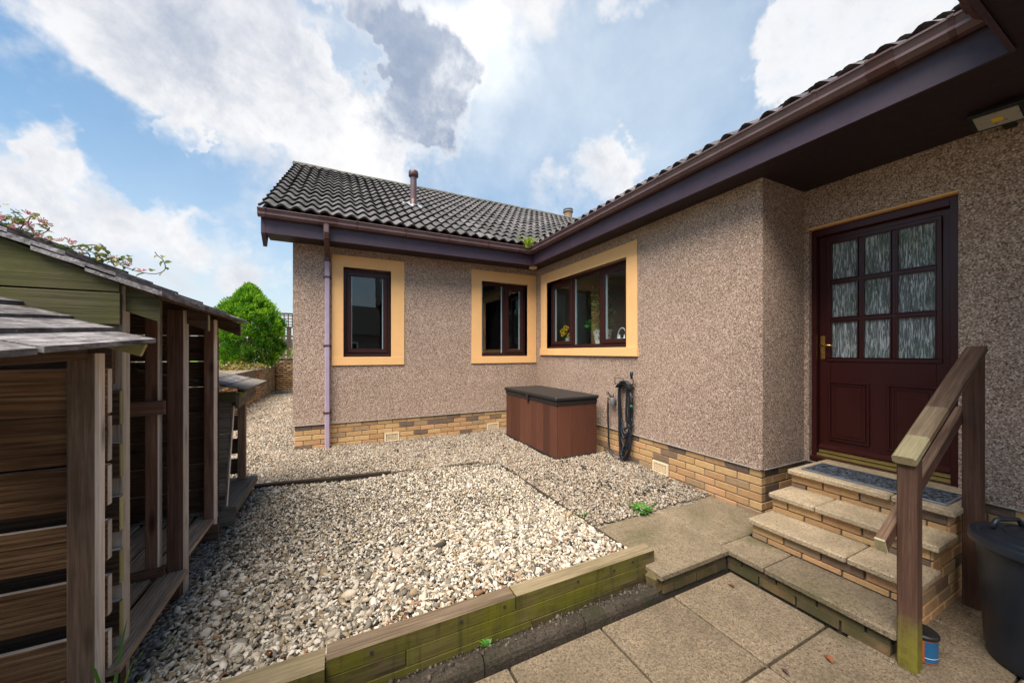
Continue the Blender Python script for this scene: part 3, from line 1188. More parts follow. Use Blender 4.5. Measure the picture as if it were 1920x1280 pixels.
# raised glazing rim
for (a, b, c, e) in ((GY0 - .03, GY1 + .03, GZ1, GZ1 + .03), (GY0 - .03, GY1 + .03, GZ0 - .03, GZ0), (GY0 - .03, GY0, GZ0, GZ1), (GY1, GY1 + .03, GZ0, GZ1)):
    m.box(DX - .012, DX - .0005, a, b, c, e)
door = m.obj('door', M_DOOR, house, bevel=.004)
for i in range(3):
    for j in range(3):
        p = MB()
        p.box(DX + .018, DX + .024, ys[i + 1] - (.004 if i == 2 else -.004), ys[i] + (.004 if i == 0 else -.004), zs[j + 1] - (.004 if j == 2 else -.004), zs[j] + (.004 if j == 0 else -.004))
        p.obj('pane', M_OBSC, door)
        p = MB()
        y0, y1, z0, z1 = ys[i + 1] + (.0005 if i == 2 else .0145), ys[i] - (.0005 if i == 0 else .0145), zs[j + 1] + (.0005 if j == 2 else .0165), zs[j] - (.0005 if j == 0 else .0165)
        for (a, b, c, e) in ((y0, y1, z1 - .009, z1), (y0, y1, z0, z0 + .009), (y0, y0 + .009, z0 + .009, z1 - .009), (y1 - .009, y1, z0 + .009, z1 - .009)):
            p.box(DX - .004, DX + .0175, a, b, c, e)
        p.obj('glazing_bead', M_DOOR, door)
for (y0, y1) in ((1.435, 1.725), (1.033, 1.322)):
    p = MB()
    z0, z1 = .79, 1.345
    for k, (w, x) in enumerate(((0, -.014), (.026, -.007))):
        for (a, b, c, e) in ((y0 + w, y1 - w, z1 - w - .014, z1 - w), (y0 + w, y1 - w, z0 + w, z0 + w + .014), (y0 + w, y0 + w + .014, z0 + w + .014, z1 - w - .014), (y1 - w - .014, y1 - w, z0 + w + .014, z1 - w - .014)):
            p.box(DX + x, DX - .0004 * (k + 1), a, b, c, e)
    p.box(DX - .005, DX - .0012, y0 + .055, y1 - .055, z0 + .055, z1 - .055)
    p.obj('panel', M_DOOR, door, bevel=.003)
p = MB()
p.box(DX - .008, DX - .0006, 1.752, 1.787, 1.555, 1.775)
p.tube([(DX - .008, 1.77, 1.685), (DX - .05, 1.77, 1.685)], .011, 10)
p.tube([(DX - .05, 1.775, 1.685), (DX - .052, 1.72, 1.686), (DX - .05, 1.665, 1.680)], [.010, .009, .007], 10)
p.obj('handle', M_BRASS, door)
p = MB()
p.prism([(0, 0), (-.035, 0), (-.035, .012), (0, .04)], (DX - .0005, .97, .70), (DX - .0005, 1.795, .70), (1, 0, 0), (0, 0, 1))
p.obj('weather_bar', M_DOOR, door, fix=True)
p = MB()
p.box(DX - .02, DX - .0007, .97, 1.795, .662, .690)
p.box(DX - .045, DX - .001, .962, 1.803, .628, .652)
p.obj('threshold', M_GOLD, door)
p = MB()
for (a, b, c, e) in ((.918, .964, .60, 2.795), (1.801, 1.838, .60, 2.795), (.964, 1.801, 2.727, 2.795)):
    p.box(XD + .045, XD + .2, a, b, c, e)
p.box(XD + .005, XD + .2, .918, 1.838, .585, .624)
p.obj('door_frame', M_DOOR, door, bevel=.004)
p = MB()
p.box(XD - .012, XD + .155, .915, 1.84, 2.797, 2.812)
p.obj('door_head', M_PEACH, house)

# ---- eaves: soffit, fascia, gutters
XF, YF, YC = 3.12, 5.56, .53
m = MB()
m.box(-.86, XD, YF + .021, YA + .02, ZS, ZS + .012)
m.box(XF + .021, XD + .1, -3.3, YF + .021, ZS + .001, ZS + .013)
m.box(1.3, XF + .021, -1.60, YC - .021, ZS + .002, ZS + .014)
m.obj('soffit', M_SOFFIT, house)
m = MB()
m.box(-.86, XF + .02, YF, YF + .02, ZS - .016, 3.405)
m.box(XF, XF + .02, YC - .02, YF, ZS - .016, 3.405)
m.box(1.3, XF, YC - .02, YC, ZS - .016, 3.405)
m.obj('fascia', M_FASCIA, house, bevel=.003)
PIT = math.atan(.605)
# barge board and box end on the left verge
m = MB()
prof = [(YF, ZS - .016), (YF, 3.478), (9.45, 5.835), (9.45, 5.58), (5.98, 3.475), (5.72, 3.03)]
m.prism([(p[0], p[1]) for p in prof], (-.905, 0, 0), (-.8605, 0, 0), (0, 1, 0), (0, 0, 1))
prof = [(13.34, 3.169), (13.34, 3.40), (9.45, 5.79), (9.45, 5.58), (12.92, 3.475)]
m.prism([(p[0], p[1]) for p in reversed(prof)], (-.885, 0, 0), (-.8605, 0, 0), (0, 1, 0), (0, 0, 1))
m.obj('barge_board', M_FASCIA, house, fix=True)

GUT = [(0, -.005), (0, -.092), (.03, -.104), (.066, -.101), (.086, -.082), (.096, -.075), (.096, -.057), (.086, -.051), (.100, -.016), (.109, -.013), (.109, 0), (.098, 0), (.092, -.014), (.078, -.052), (.076, -.082), (.03, -.098), (.006, -.088), (.006, -.005)]


def gutter_run(p0, p1, out):
    g = MB()
    g.prism(GUT, p0, p1, out, (0, 0, 1))
    return g


ZG = 3.46
m = gutter_run((-.93, YF - .0005, ZG), (XF - .01, YF - .0005, ZG), (0, -1, 0))
gA = m.obj('gutter', M_PVC, house, fix=True)
m = gutter_run((XF - .0005, YF - .1, ZG + .001), (XF - .0005, YC + .02, ZG + .001), (-1, 0, 0))
gB = m.obj('gutter', M_PVC, house, fix=True)
m = gutter_run((XF - .01, YC + .0005, ZG + .002), (1.25, YC + .0005, ZG + .002), (0, 1, 0))
gC = m.obj('gutter', M_PVCD, house, fix=True)


def collar(parent, p, along, out, w, mat, name='bracket', s=1.06):
    g = MB()
    outer = [(a * s - .002, b * s + .004) for a, b in GUT[:11]]
    inner = [(a, b) for a, b in GUT[:11]]
    prof = outer + [(x + .0 if x < .05 else x - .012, y + .002) for x, y in reversed(GUT[:11])]
    a = Vector(p) - Vector(along) * w / 2
    b = Vector(p) + Vector(along) * w / 2
    g.prism(prof, a, b, out, (0, 0, 1))
    g.obj(name, mat, parent, fix=True)


for x in (-.84, .235, .906, 1.565, 2.235, 2.82):
    collar(gA, (x, YF - .0005, ZG), (1, 0, 0), (0, -1, 0), .022, M_PVCD)
for y in (4.76, 4.09, 3.4, 2.70, 2.015, 1.326):
    collar(gB, (XF - .0005, y, ZG + .001), (0, 1, 0), (-1, 0, 0), .024, M_PVC)
collar(gB, (XF - .0005, .99, ZG + .001), (0, 1, 0), (-1, 0, 0), .13, M_PVCD, 'gutter_joint')
collar(gB, (XF - .0005, .70, ZG + .001), (0, 1, 0), (-1, 0, 0), .024, M_PVCD)
collar(gA, (-.13, YF - .0005, ZG), (1, 0, 0), (0, -1, 0), .225, M_PVCD, 'gutter_outlet', 1.09)
collar(gA, (XF - .12, YF - .0005, ZG), (1, 0, 0), (0, -1, 0), .16, M_PVC, 'gutter_corner', 1.08)
collar(gB, (XF - .0005, YF - .14, ZG + .001), (0, 1, 0), (-1, 0, 0), .12, M_PVC, 'gutter_corner', 1.08)
collar(gC, (XF - .22, YC + .0005, ZG + .002), (1, 0, 0), (0, 1, 0), .10, M_PVCD, 'gutter_joint', 1.09)

# downpipe with swan neck
m = MB()
def sq(m, a, b, w=.066, mi=0):
    a, b = Vector(a), Vector(b)
    t = (b - a).normalized()
    x = Vector((1, 0, 0))
    y = t.cross(x)
    c = .010
    h = w / 2
    prof = [(-h + c, -h), (h - c, -h), (h, -h + c), (h, h - c), (h - c, h), (-h + c, h), (-h, h - c), (-h, -h + c)]
    m.prism(prof, a, b, x, y, mi)
PX = -.150
sq(m, (PX, YA - .052, .20), (PX, YA - .052, 2.955))
dp = m.obj('downpipe', M_PIPE, house, fix=True)
m = MB()
sq(m, (PX, YF - .06, 3.375), (PX, YF - .06, 3.255), .068)
dpo = m.obj('outlet_pipe', M_PVC, dp, fix=True)
m = MB()
sq(m, (PX, YF - .06, 3.27), (PX, YF - .03, 3.19), .074)
sq(m, (PX, YF - .045, 3.20), (PX, YA - .052, 3.03), .066)
sq(m, (PX, YA - .052, 3.06), (PX, YA - .052, 2.945), .076)
m.obj('swan_neck', M_PVCD, dp, fix=True)
for z in (2.719, 1.714, .731):
    m = MB()
    m.box(PX - .036, PX + .036, YA - .088, YA - .014, z - .016, z + .016)
    m.box(PX - .055, PX + .055, YA - .016, YA + .002, z - .013, z + .013)
    m.obj('pipe_clip', M_PVCD, dp, bevel=.002)

# ---- roofs
cp, sp = math.cos(PIT), math.sin(PIT)
ZE = 3.462
RX = 7.01   # ridge of the second wing
m = MB()
m.face([(-.86, 5.50, ZE - .01), (3.06, 5.50, ZE - .01), (RX, 9.45, ZE + 2.38), (-.86, 9.45, ZE + 2.38)])
m.face([(3.06, 5.50, ZE - .03), (3.06, .58, ZE - .03), (5.24, -1.60, ZE + 1.29), (RX, -3.37, ZE + 2.36), (RX, 9.45, ZE + 2.36)])
m.face([(3.06, -1.60, ZE - .03), (3.06, -3.37, ZE - .03), (RX, -3.37, ZE + 2.36), (5.24, -1.60, ZE + 1.29)])
m.face([(3.06, .58, ZE - .01), (1.2, .58, ZE - .01), (1.2, -1.62, ZE + 1.32), (5.26, -1.62, ZE + 1.32)])
m.face([(1.2, -1.62, ZE + 1.31), (1.2, -1.62, ZS), (5.26, -1.62, ZS), (5.26, -1.62, ZE + 1.31)])
m.face([(1.22, .50, ZE - .05), (1.22, .50, ZS), (1.22, -1.62, ZS), (1.22, -1.62, ZE + 1.30)])
m.face([(-.86, 9.45, ZE + 2.38), (RX, 9.45, ZE + 2.38), (10.96, 13.4, ZE - .01), (-.86, 13.4, ZE - .01)])
m.face([(RX, 9.45, ZE + 2.38), (RX, -3.37, ZE + 2.38), (10.96, -3.37, ZE - .01), (10.96, 13.4, ZE - .01)])
m.face([(3.06, -3.36, ZS), (10.96, -3.36, ZS), (RX, -3.36, ZE + 2.35)])
roof = m.obj('roof', M_ROOFB, house)

TW, TG, TL, TH = .333, .342, .40, .048


def tile_arrays():
    n = 15
    xs = np.linspace(-.006, TW + .004, n)
    ph = (xs / TW) * 2 * 2 * math.pi
    h = TH * (0.5 - 0.5 * np.cos(ph)) ** .85
    V, F = [], []
    for k, (y, lift, dz) in enumerate(((0.0, .034, 0.0), (TL, -.006, 0.0), (0.024, .034, -.034), (TL * .5, .012, -.024))):
        for i in range(n):
            V.append((xs[i], y, h[i] + lift + dz))
    for i in range(n - 1):
        F.append((i, i + 1, n + i + 1, n + i))
        F.append((2 * n + i, 2 * n + i + 1, i + 1, i))
        F.append((3 * n + i, 3 * n + i + 1, 2 * n + i + 1, 2 * n + i))
    # left and right thickness
    F.append((2 * n, 0, n, 3 * n))
    F.append((n - 1, 3 * n - 1, 4 * n - 1, 2 * n - 1))
    return np.array(V), np.array(F)


TV, TF = tile_arrays()
TILE = np_mesh('roof_tile', TV, TF, M_TILE, None, True)
TILE.set_sharp_from_angle(angle=RAD(42))


def tile_rows(o, u, v, nvec, rows, inside, single, name='roof_tile'):
    """rows of tiles; single(row,col,x,y) picks those that become objects, the rest is joined"""
    rest = []
    for r in range(rows):
        for c in range(0, 60):
            p = Vector(o) + Vector(u) * (c * TW) + Vector(v) * (r * TG)
            ctr = p + Vector(u) * (TW / 2) + Vector(v) * (TG / 2)
            if not inside(ctr):
                continue
            up = Vector(nvec)
            uu = (Vector(u) + up * rnd.uniform(-.006, .006)).normalized()
            M = basis(p + up * (.004 + rnd.uniform(-.002, .003)) + Vector(v) * rnd.uniform(-.004, .004), uu, v, up)
            if single(r, c):
                link(name, TILE, roof, M)
            else:
                rest.append(M)
    return rest


def joined(rest, nm, mat):
    V, F = [], []
    for i, M in enumerate(rest):
        A = np.array(M)
        V.append(TV @ A[:3, :3].T + A[:3, 3])
        F.append(TF + i * len(TV))
    V = np.concatenate(V) - np.array(WM[roof].to_translation())
    o = link(nm, np_mesh(nm, V, np.concatenate(F), mat, None, True), roof, Matrix.Translation(WM[roof].to_translation()), kind='stuff')
    o.data.set_sharp_from_angle(angle=RAD(42))


restA = tile_rows((-.915, 5.475, ZE), (1, 0, 0), (0, cp, sp), (0, -sp, cp), 14, lambda p: p.x - 3.06 < (p.y - 5.5) + .12 and p.y < 9.5, lambda r, c: True)
restB = tile_rows((3.055, 5.55, ZE - .026), (0, -1, 0), (cp, 0, sp), (-sp, 0, cp), 14, lambda p: p.y - 5.5 < (p.x - 3.06) and p.y > .58 - (p.x - 3.06), lambda r, c: r == 0 and c >= 2)
restC = tile_rows((3.2, .605, ZE), (-1, 0, 0), (0, -cp, sp), (0, sp, cp), 8, lambda p: p.x < 3.06 + (.58 - p.y) and p.x > 1.2 and p.y > -1.55, lambda r, c: False)
joined(restB + restC, 'roof_tiles_joined', M_TILE)
# ridge
m = MB()
n = 10
L = .46
for k in range(n):
    a0, a1 = math.pi * k / (n - 1), 0
arc = [(.135 * math.cos(math.pi * k / (n - 1)), .115 * math.sin(math.pi * k / (n - 1))) for k in range(n)]
arc2 = [(.118 * math.cos(math.pi * k / (n - 1)), .098 * math.sin(math.pi * k / (n - 1))) for k in range(n)]
m.prism(arc + arc2[::-1], (0, 0, 0), (L, 0, 0), (0, 1, 0), (0, 0, 1), smooth=False)
RT = m.mesh('ridge_tile', M_RIDGE, fix=True, autosmooth=40)
x = -.93
while x < RX:
    link('ridge_tile', RT, roof, T(x, 9.45, ZE + 2.37 + rnd.uniform(-.006, .006)))
    x += L + .004
y = 9.3
while y > -3:
    link('ridge_tile', RT, roof, basis((RX, y, ZE + 2.36), (0, -1, 0), (1, 0, 0), (0, 0, 1)))
    y -= L + .004
plank('canopy_post', house, (M_POSTW, M_POSTW), (1.36, -1.45, 0), (1.36, -1.45, ZS), .09, .09, (0, 1, 0), ch=.005)
# flue pipe and chimney pot on the roof
def roof_z(y):
    return ZE + .605 * (y - 5.5) + .03
fy, fx = 7.10, 1.316
m = MB()
z0 = roof_z(fy)
m.lathe([(.062, z0 - .12), (.062, z0 + .62)], 20, 0, (fx, fy, 0))
fl = m.obj('flue_pipe', M_PVC, roof)
m = MB()
m.lathe([(.066, z0 - .1), (.066, z0 + .13), (.0622, z0 + .135)], 20, 0, (fx, fy, 0))
m.obj('flue_socket', M_PVCD, house)
m = MB()
m.lathe([(.06, z0 + .575), (.088, z0 + .585), (.094, z0 + .60), (.094, z0 + .655), (.086, z0 + .69), (.05, z0 + .705), (0.001, z0 + .71)], 20, 0, (fx, fy, 0))
m.obj('flue_cap', M_PVCD, house)
m = MB()
m.prism([(-.2, -.01), (.2, -.01), (.2, .012), (-.2, .012)], Vector((fx, fy, z0)) - Vector((0, cp, sp)) * .2 + Vector((0, -sp, cp)) * .03, Vector((fx, fy, z0)) + Vector((0, cp, sp)) * .22 + Vector((0, -sp, cp)) * .03, (1, 0, 0), (0, -sp, cp))
m.lathe([(.12, z0 - .06), (.075, z0 + .03)], 16, 0, (fx, fy, 0))
m.obj('flashing', M_LEAD, house, fix=True)
m = MB()
px_, py_ = 6.95, 9.95
m.lathe([(.14, 5.3), (.135, 6.0), (.14, 6.30), (.15, 6.315), (.15, 6.33), (.001, 6.33)], 18, 0, (px_, py_, 0))
cpot = m.obj('chimney_pot', M_TERRA, house)
m = MB()
m.lathe([(.152, 6.305), (.168, 6.315), (.168, 6.355), (.150, 6.365), (.150, 6.38), (.165, 6.39), (.160, 6.43), (.11, 6.465), (.001, 6.47)], 18, 0, (px_, py_, 0))
m.obj('cowl', M_SLATE, cpot)

# floodlight under the eaves and the small fitting in the corner
fl = thing('floodlight', (4.08, .72, 3.17), 'black floodlight with yellow LED fixed under the eaves beside the door', 'floodlight')
m = MB()
c = Vector((3.79, .685, 3.115))
ax = Vector((-.30, .10, -.95)).normalized()
e1 = (Vector((0, 1, 0)) - ax * ax.y).normalized()
e2 = ax.cross(e1)
def fbox(m, w, h, d0, d1):
    m.prism([(-w, -h), (w, -h), (w, h), (-w, h)], c + ax * d0, c + ax * d1, e1, e2)
fbox(m, .112, .090, -.035, .0)
m.box(3.80, 4.10, .66, .71, 3.135, 3.16)
m.obj('housing', M_BLACK, fl, fix=True, bevel=.004)
m = MB()
fbox(m, .088, .066, .001, .006)
m.obj('reflector', M_REFL, fl, fix=True)
m = MB()
fbox(m, .022, .018, .0065, .010)
m.obj('led', M_LED, fl, fix=True)
m = MB()
m.lathe([(.001, 3.148), (.055, 3.148), (.072, 3.158), (.076, 3.17), (.076, 3.185)], 20, 0, (3.22, 5.72, 0))
ef = m.mesh('eaves_light', M_VENT)
link('eaves_light', ef, None, None, 'small round beige light fitting under the soffit in the inner corner', 'light fitting')

# ------------------------------------------------------------------ patio
m = MB()
m.box(-2.2, 4.2, -2.6, 1.70, -.09, -.028)
patio = m.obj('patio', M_SOIL, None, kind='structure')
gx = [-1.61, -1.01, -.41, .19, .79, 1.39, 2.0, 2.61, 3.25, 3.87]
gy = [-1.32, -.72, -.12, .49, 1.08, 1.665]


def slab(parent, x0, x1, y0, y1, zt, th, mat, name='slab', bev=.007, tilt=.0016):
    b = MB()
    w, h = x1 - x0, y1 - y0
    b.box(-w / 2, w / 2, -h / 2, h / 2, -th, 0)
    M = T((x0 + x1) / 2, (y0 + y1) / 2, zt) @ Matrix.Rotation(rnd.uniform(-tilt, tilt), 4, 'X') @ Matrix.Rotation(rnd.uniform(-tilt, tilt), 4, 'Y')
    return link(name, b.mesh(name, mat, bevel=bev), parent, M)


for i in range(len(gx) - 1):
    for j in range(len(gy) - 1):
        x0, x1, y0, y1 = gx[i], gx[i + 1], gy[j], gy[j + 1]
        if x0 < -.5 and y1 < 1:
            continue
        if x0 > 2.6 and y0 > .9:
            continue
        if x0 > 2.6 and j == 3:
            y1 = 1.0
        slab(patio, x0 + .006, x1 - .006, y0 + .006, y1 - .006, rnd.uniform(-.0015, .0015), .045, M_PATIO, bev=.008, tilt=.001)

# raised pad beside the steps
m = MB()
m.box(1.93, 3.42, 1.72, 2.36, -.06, .108)
m.box(2.652, 3.3, .83, 1.72, -.06, .108)
pad = m.obj('landing_pad', M_MORTARD, None, kind='structure')
slab(pad, 1.90, 2.618, 1.665, 2.37, .156, .042, M_PAD)
slab(pad, 2.624, 3.405, 1.742, 2.37, .157, .042, M_PAD)
slab(pad, 2.60, 2.955, 1.432, 1.736, .156, .042, M_PAD)
slab(pad, 2.60, 2.955, .79, 1.426, .155, .042, M_PAD)
BRD = brick_mesh(mat=M_BRICKD, name='brick')
brick_wall(pad, (1.96, 1.70), (1, 0), .66, .110, 2, h=.050, mesh=BRD)
brick_wall(pad, (2.632, 1.70), (0, -1), .88, .110, 2, h=.050, mesh=BRD, first=1)

# ------------------------------------------------------------------ entrance steps
steps = thing('entrance_steps', (3.4, 1.25, .156), 'short flight of buff brick steps with sand-coloured slab treads below the maroon door', 'steps')
m = MB()
m.box(2.965, 4.13, .845, 1.69, .10, .268)
m.box(3.245, 4.13, .845, 1.69, .268, .428)
m.box(3.525, 4.13, .845, 1.69, .428, .576)
m.box(2.95, 4.09, .842, 1.60, -.05, .10)
m.obj('core', M_MORTAR, steps)
for (x0, x1, z, ysp) in ((2.90, 3.235, .315, 1.105), (3.18, 3.515, .470, 1.398), (3.46, 4.145, .620, 1.078)):
    slab(steps, x0, x1, ysp + .003, 1.71, z, .042, M_TREAD, 'tread', .008, .002)
    slab(steps, x0, x1, .785, ysp - .003, z + .001, .042, M_TREAD, 'tread', .008, .002)
B2 = brick_mesh(.215, .036)
for (x, z0, z1, f) in ((2.945, .156, .271, 0), (3.225, .315, .426, 1), (3.505, .470, .576, 0)):
    brick_wall(steps, (x, 1.70), (0, -1), .87, z1 - .003, 1, first=f)
    brick_wall(steps, (x, 1.70), (0, -1), .87, z1 - .078, 1, h=.030, mesh=B2, first=1 - f)
for k in range(8):
    zt = .568 - .075 * k
    x0 = 3.52 if zt > .44 else 3.24 if zt > .29 else 2.96 if zt > .125 else 2.66
    brick_wall(steps, (x0, .822), (1, 0), 4.09 - x0, zt, 1, first=k % 2)

# ------------------------------------------------------------------ handrail
rail = thing('handrail', (3.1, .755, 0), 'dark stained wooden handrail with two posts and a pale worn top end beside the steps', 'handrail')
RY = .754
plank('post', rail, (M_POSTMOSS, M_POSTMOSS), (2.654, RY, -.005), (2.654, RY, 1.075), .074, .074, (-1, 0, 0), ch=.005)
plank('post', rail, (M_POSTW, M_POSTW), (3.655, RY, -.005), (3.655, RY, 1.595), .078, .085, (-1, 0, 0), ch=.005)
sl_ = Vector((3.70 - 2.655, 0, 1.617 - 1.09)).normalized()
nrm = Vector((-sl_.z, 0, sl_.x))
a = Vector((2.585, RY, 1.068))
b_ = a + sl_ * 1.27
plank('top_rail', rail, (M_RAILTOP, M_RAILTOP), a + sl_ * .50, b_, .088, .046, nrm, ch=.009)
plank('worn_rail', rail, (M_RAILMID, M_RAILMID), a + sl_ * .20, a + sl_ * .4998, .088, .046, nrm, ch=.009)
plank('rail_end', rail, (M_RAILEND, M_RAILEND), a, a + sl_ * .1998, .088, .046, nrm, ch=.009, label='pale weathered end of the handrail')
lo0 = Vector((2.505, RY + .058, .635))
plank('lower_rail', rail, (M_POSTW, M_RAILTOP), lo0, lo0 + sl_ * 1.32, .04, .075, nrm, ch=.004)
plank('rail_end', rail, (M_RAILEND, M_RAILEND), lo0 - sl_ * .012, lo0 - sl_ * .0005, .041, .076, nrm, ch=.001)

# ------------------------------------------------------------------ doormat
m = MB()
m.box(3.555, 3.885, .845, 1.640, .6225, .6305)
me = m.mesh('doormat', mk_mat_rubber(), bevel=.002)
dm = link('doormat', me, None, None, 'dark patterned rubber doormat with pale rim on the top step', 'doormat')
m = MB()
for (a, b, c, e) in ((3.545, 3.558, .838, 1.647), (3.882, 3.892, .838, 1.647), (3.558, 3.882, .838, .850), (3.558, 3.882, 1.635, 1.647)):
    m.box(a, b, c, e, .622, .6335)
m.obj('rim', plain('mat_rim', (.16, .17, .19), .35, .6), dm, M=Matrix.Identity(4), bevel=.002)

# ------------------------------------------------------------------ timber retaining wall
wall_t = thing('sleeper_wall', (1.0, 1.85, 0), 'low retaining wall of stacked mossy green timber sleepers holding back the gravel', 'retaining wall')
def sleeper(x0, x1, zt, y0=1.80, th=.10, h=.083, top=M_SLEEPT):
    # front face is the mossy one, the top face is dry
    plank('sleeper', wall_t, (M_SLEEPF, top), (x0, y0 + th / 2 + rnd.uniform(-.002, .002), zt - h / 2), (x1, y0 + th / 2, zt - h / 2 + rnd.uniform(-.001, .001)), th, h, (0, 0, 1), ch=.003)
sleeper(.905, 1.982, .240, top=M_SLEEPT2)
sleeper(-.05, .898, .240)
for q in ((-1.3, .295, .1555), (.300, 1.955, .1555), (-1.3, 1.002, .0705), (1.007, 1.93, .0705)):
    sleeper(*q, top=M_SLEEPF)
sleeper(-1.3, -.056, .236, y0=1.76, th=.13, top=M_SLEEPT2)
for (x, z) in ((.58, .205), (.83, .205), (1.33, .205), (1.62, .195), (.14, .205), (1.78, .21)):
    m = MB()
    m.prism([(.009 * math.cos(k * math.pi / 5), .009 * math.sin(k * math.pi / 5)) for k in range(10)], (x, 1.7965, z), (x, 1.801, z), (1, 0, 0), (0, 0, 1))
    m.obj('bolt_hole', M_BLACKHOLE, wall_t, fix=True)

# edging kerb in front of it
kerb = thing('edging_kerb', (1.1, 1.70, 0), 'row of dark rounded kerb stones between the sleeper wall and the patio', 'kerb')
prof = [(-.050, -.05), (.048, -.05), (.048, .038), (.042, .058), (.026, .072), (.0, .078), (-.026, .072), (-.043, .056), (-.050, .034)]
for (x0, x1) in ((-.62, .03), (.04, .655), (.663, 1.28), (1.287, 1.875)):
    m = MB()
    n = 9
    ax = []
    m.prism(prof, (x0, 1.712, 0), (x1, 1.712, 0), (0, 1, 0), (0, 0, 1))
    m.obj('kerb_stone', M_KERB, kerb, fix=True)
m = MB()
m.box(-1.2, 1.95, 1.763, 1.802, -.06, .035)
m.obj('soil_strip', M_SOIL, None, kind='structure')
# broken brick at the end of the kerb
m = MB()
m.box(-.045, .045, -.04, .04, -.06, .06)
me = m.mesh('broken_brick', M_BRICKD, bevel=.012)
for v in me.vertices:
    v.co += Vector((rnd.uniform(-.008, .008), rnd.uniform(-.008, .008), rnd.uniform(-.008, .008)))
link('broken_brick', me, None, T(1.915, 1.742, .075) @ Matrix.Rotation(.3, 4, 'Z'), 'broken lump of brick wedged between sleeper end and raised paving', 'brick')
# weed by the sleepers
def weed(x, y, z, n, h, label, cat='weed', spread=.05, lw=.012, col=((.05, .16, .02), (.09, .24, .03)), flat=.5):
    V, F, C = [], [], []
    for k in range(n):
        a = rnd.uniform(0, 2 * math.pi)
        l = h * rnd.uniform(.6, 1.1)
        r0 = rnd.uniform(0, spread * .4)
        d = Vector((math.cos(a), math.sin(a), 0))
        s = Vector((-d.y, d.x, 0))
        p0 = d * r0
        lean = rnd.uniform(.2, 1) * spread / h
        b = len(V)
        for t, w in ((0, .35), (.4, 1), (.75, .8), (1, .05)):
            c = p0 + d * (lean * l * t * t) + Vector((0, 0, l * t * (1 - flat * .5 * t)))
            V += [c - s * lw * w, c + s * lw * w]
        f = rnd.random()
        cc = [col[0][i] * (1 - f) + col[1][i] * f for i in range(3)]
        for t in range(3):
            F.append((b + 2 * t, b + 2 * t + 1, b + 2 * t + 3, b + 2 * t + 2))
            C.append(cc)
    return link('weed', np_mesh('weed', [tuple(v) for v in V], F, M_LEAF, np.array(C)), None, T(x, y, z), label, cat)


weed(.72, 1.775, .035, 16, .055, 'tiny green weed growing in the soil between kerb and sleepers', spread=.05, lw=.009)
weed(2.52, 2.42, .16, 90, .045, 'bright green moss tuft where the gravel meets the paving slab', 'moss', .14, .012)
weed(1.92, 2.55, .165, 34, .05, 'small green tuft at the near end of the timber edging in the gravel', 'weed', .08, .009)
weed(1.40, 3.2, .18, 12, .05, 'small yellow-green seedling alone in the middle of the white gravel', 'weed', .06, .009, ((.16, .22, .02), (.28, .32, .04)))
weed(2.98, 5.49, 3.43, 80, .24, 'bright green weed sprouting from the gutter corner', 'weed', .20, .013, ((.22, .36, .02), (.48, .55, .08)))
weed(-.80, 1.93, .15, 9, .42, 'tall light green grass blades beside the log store decking', 'grass', .30, .006, ((.12, .26, .03), (.26, .40, .07)))

# fallen leaves on the patio
def leaf_mesh(name, L, W, mat, col, fold=.25, curl=.15):
    V = [(0, 0, 0), (L * .3, W * .48, W * fold), (L * .3, -W * .48, W * fold), (L * .3, 0, 0), (L * .68, W * .4, W * fold * .8), (L * .68, -W * .4, W * fold * .8), (L * .68, 0, -L * curl * .3), (L, 0, -L * curl)]
    T3 = [(0, 3, 1, 1), (0, 2, 3, 3), (3, 6, 4, 1), (2, 5, 6, 3), (6, 7, 4, 4), (5, 7, 6, 6)]
    me = bpy.data.meshes.new(name)
    me.from_pydata(V, [], [tuple(dict.fromkeys(f)) for f in T3])
    a = me.attributes.new('tone', 'FLOAT_COLOR', 'FACE')
    for i in range(len(me.polygons)):
        a.data[i].color = (*col, 1)
    me.materials.append(mat)
    return me


for (x, y, s, c, lab) in ((2.30, .93, .065, (.33, .12, .05), 'curled orange-brown fallen leaf on the patio near the handrail post'), (2.03, 1.03, .045, (.10, .045, .035), 'small dark brown fallen leaf at the patio slab joint'), (2.44, 1.52, .05, (.16, .06, .03), 'small red-brown leaf lying under the raised slab edge')):
    link('fallen_leaf', leaf_mesh('fallen_leaf', s, s * .5, M_LEAF, c), None, T(x, y, .012) @ Matrix.Rotation(rnd.uniform(0, 6), 4, 'Z'), lab, 'leaf')

# ------------------------------------------------------------------ dustbin
bx, by = 3.23, .415
dbin = thing('dustbin', (bx, by, 0), 'black plastic dustbin with round lid standing right of the steps', 'bin')
m = MB()
m.lathe([(.001, .004), (.196, .004), (.203, .015), (.206, .04), (.212, .06), (.238, .56), (.240, .585), (.247, .59), (.247, .612), (.236, .616)], 48, 0, (bx, by, 0))
m.obj('bin_body', M_BIN, dbin, autosmooth=40)
m = MB()
m.lathe([(.262, .598), (.267, .603), (.267, .636), (.260, .648), (.238, .652), (.228, .645), (.214, .650), (.208, .660), (.16, .676), (.08, .686), (.001, .689)], 48, 0, (bx, by, 0))
lid = m.obj('lid', M_BIN, dbin, autosmooth=32)
m = MB()
hx, hy = bx + .02, by + .02
dv = Vector((.899, -.438, 0))
pts = []
for k in range(13):
    t_ = k / 12
    u = -.085 + .17 * t_
    zz = .685 + .045 * min(1, math.sin(math.pi * t_) * 2.2)
    pts.append((hx + dv.x * u, hy + .12 + dv.y * u, zz - .012))
m.tube(pts, .011, 8)
m.obj('lid_handle', M_BIN, lid, M=Matrix.Translation(WM[lid].to_translation()) if False else None)
m = MB()
arc = [(bx + .15 * math.cos(w), by + .15 * math.sin(w), .678) for w in np.linspace(.5, 5.2, 26)]
m.tube(arc, .005, 6)
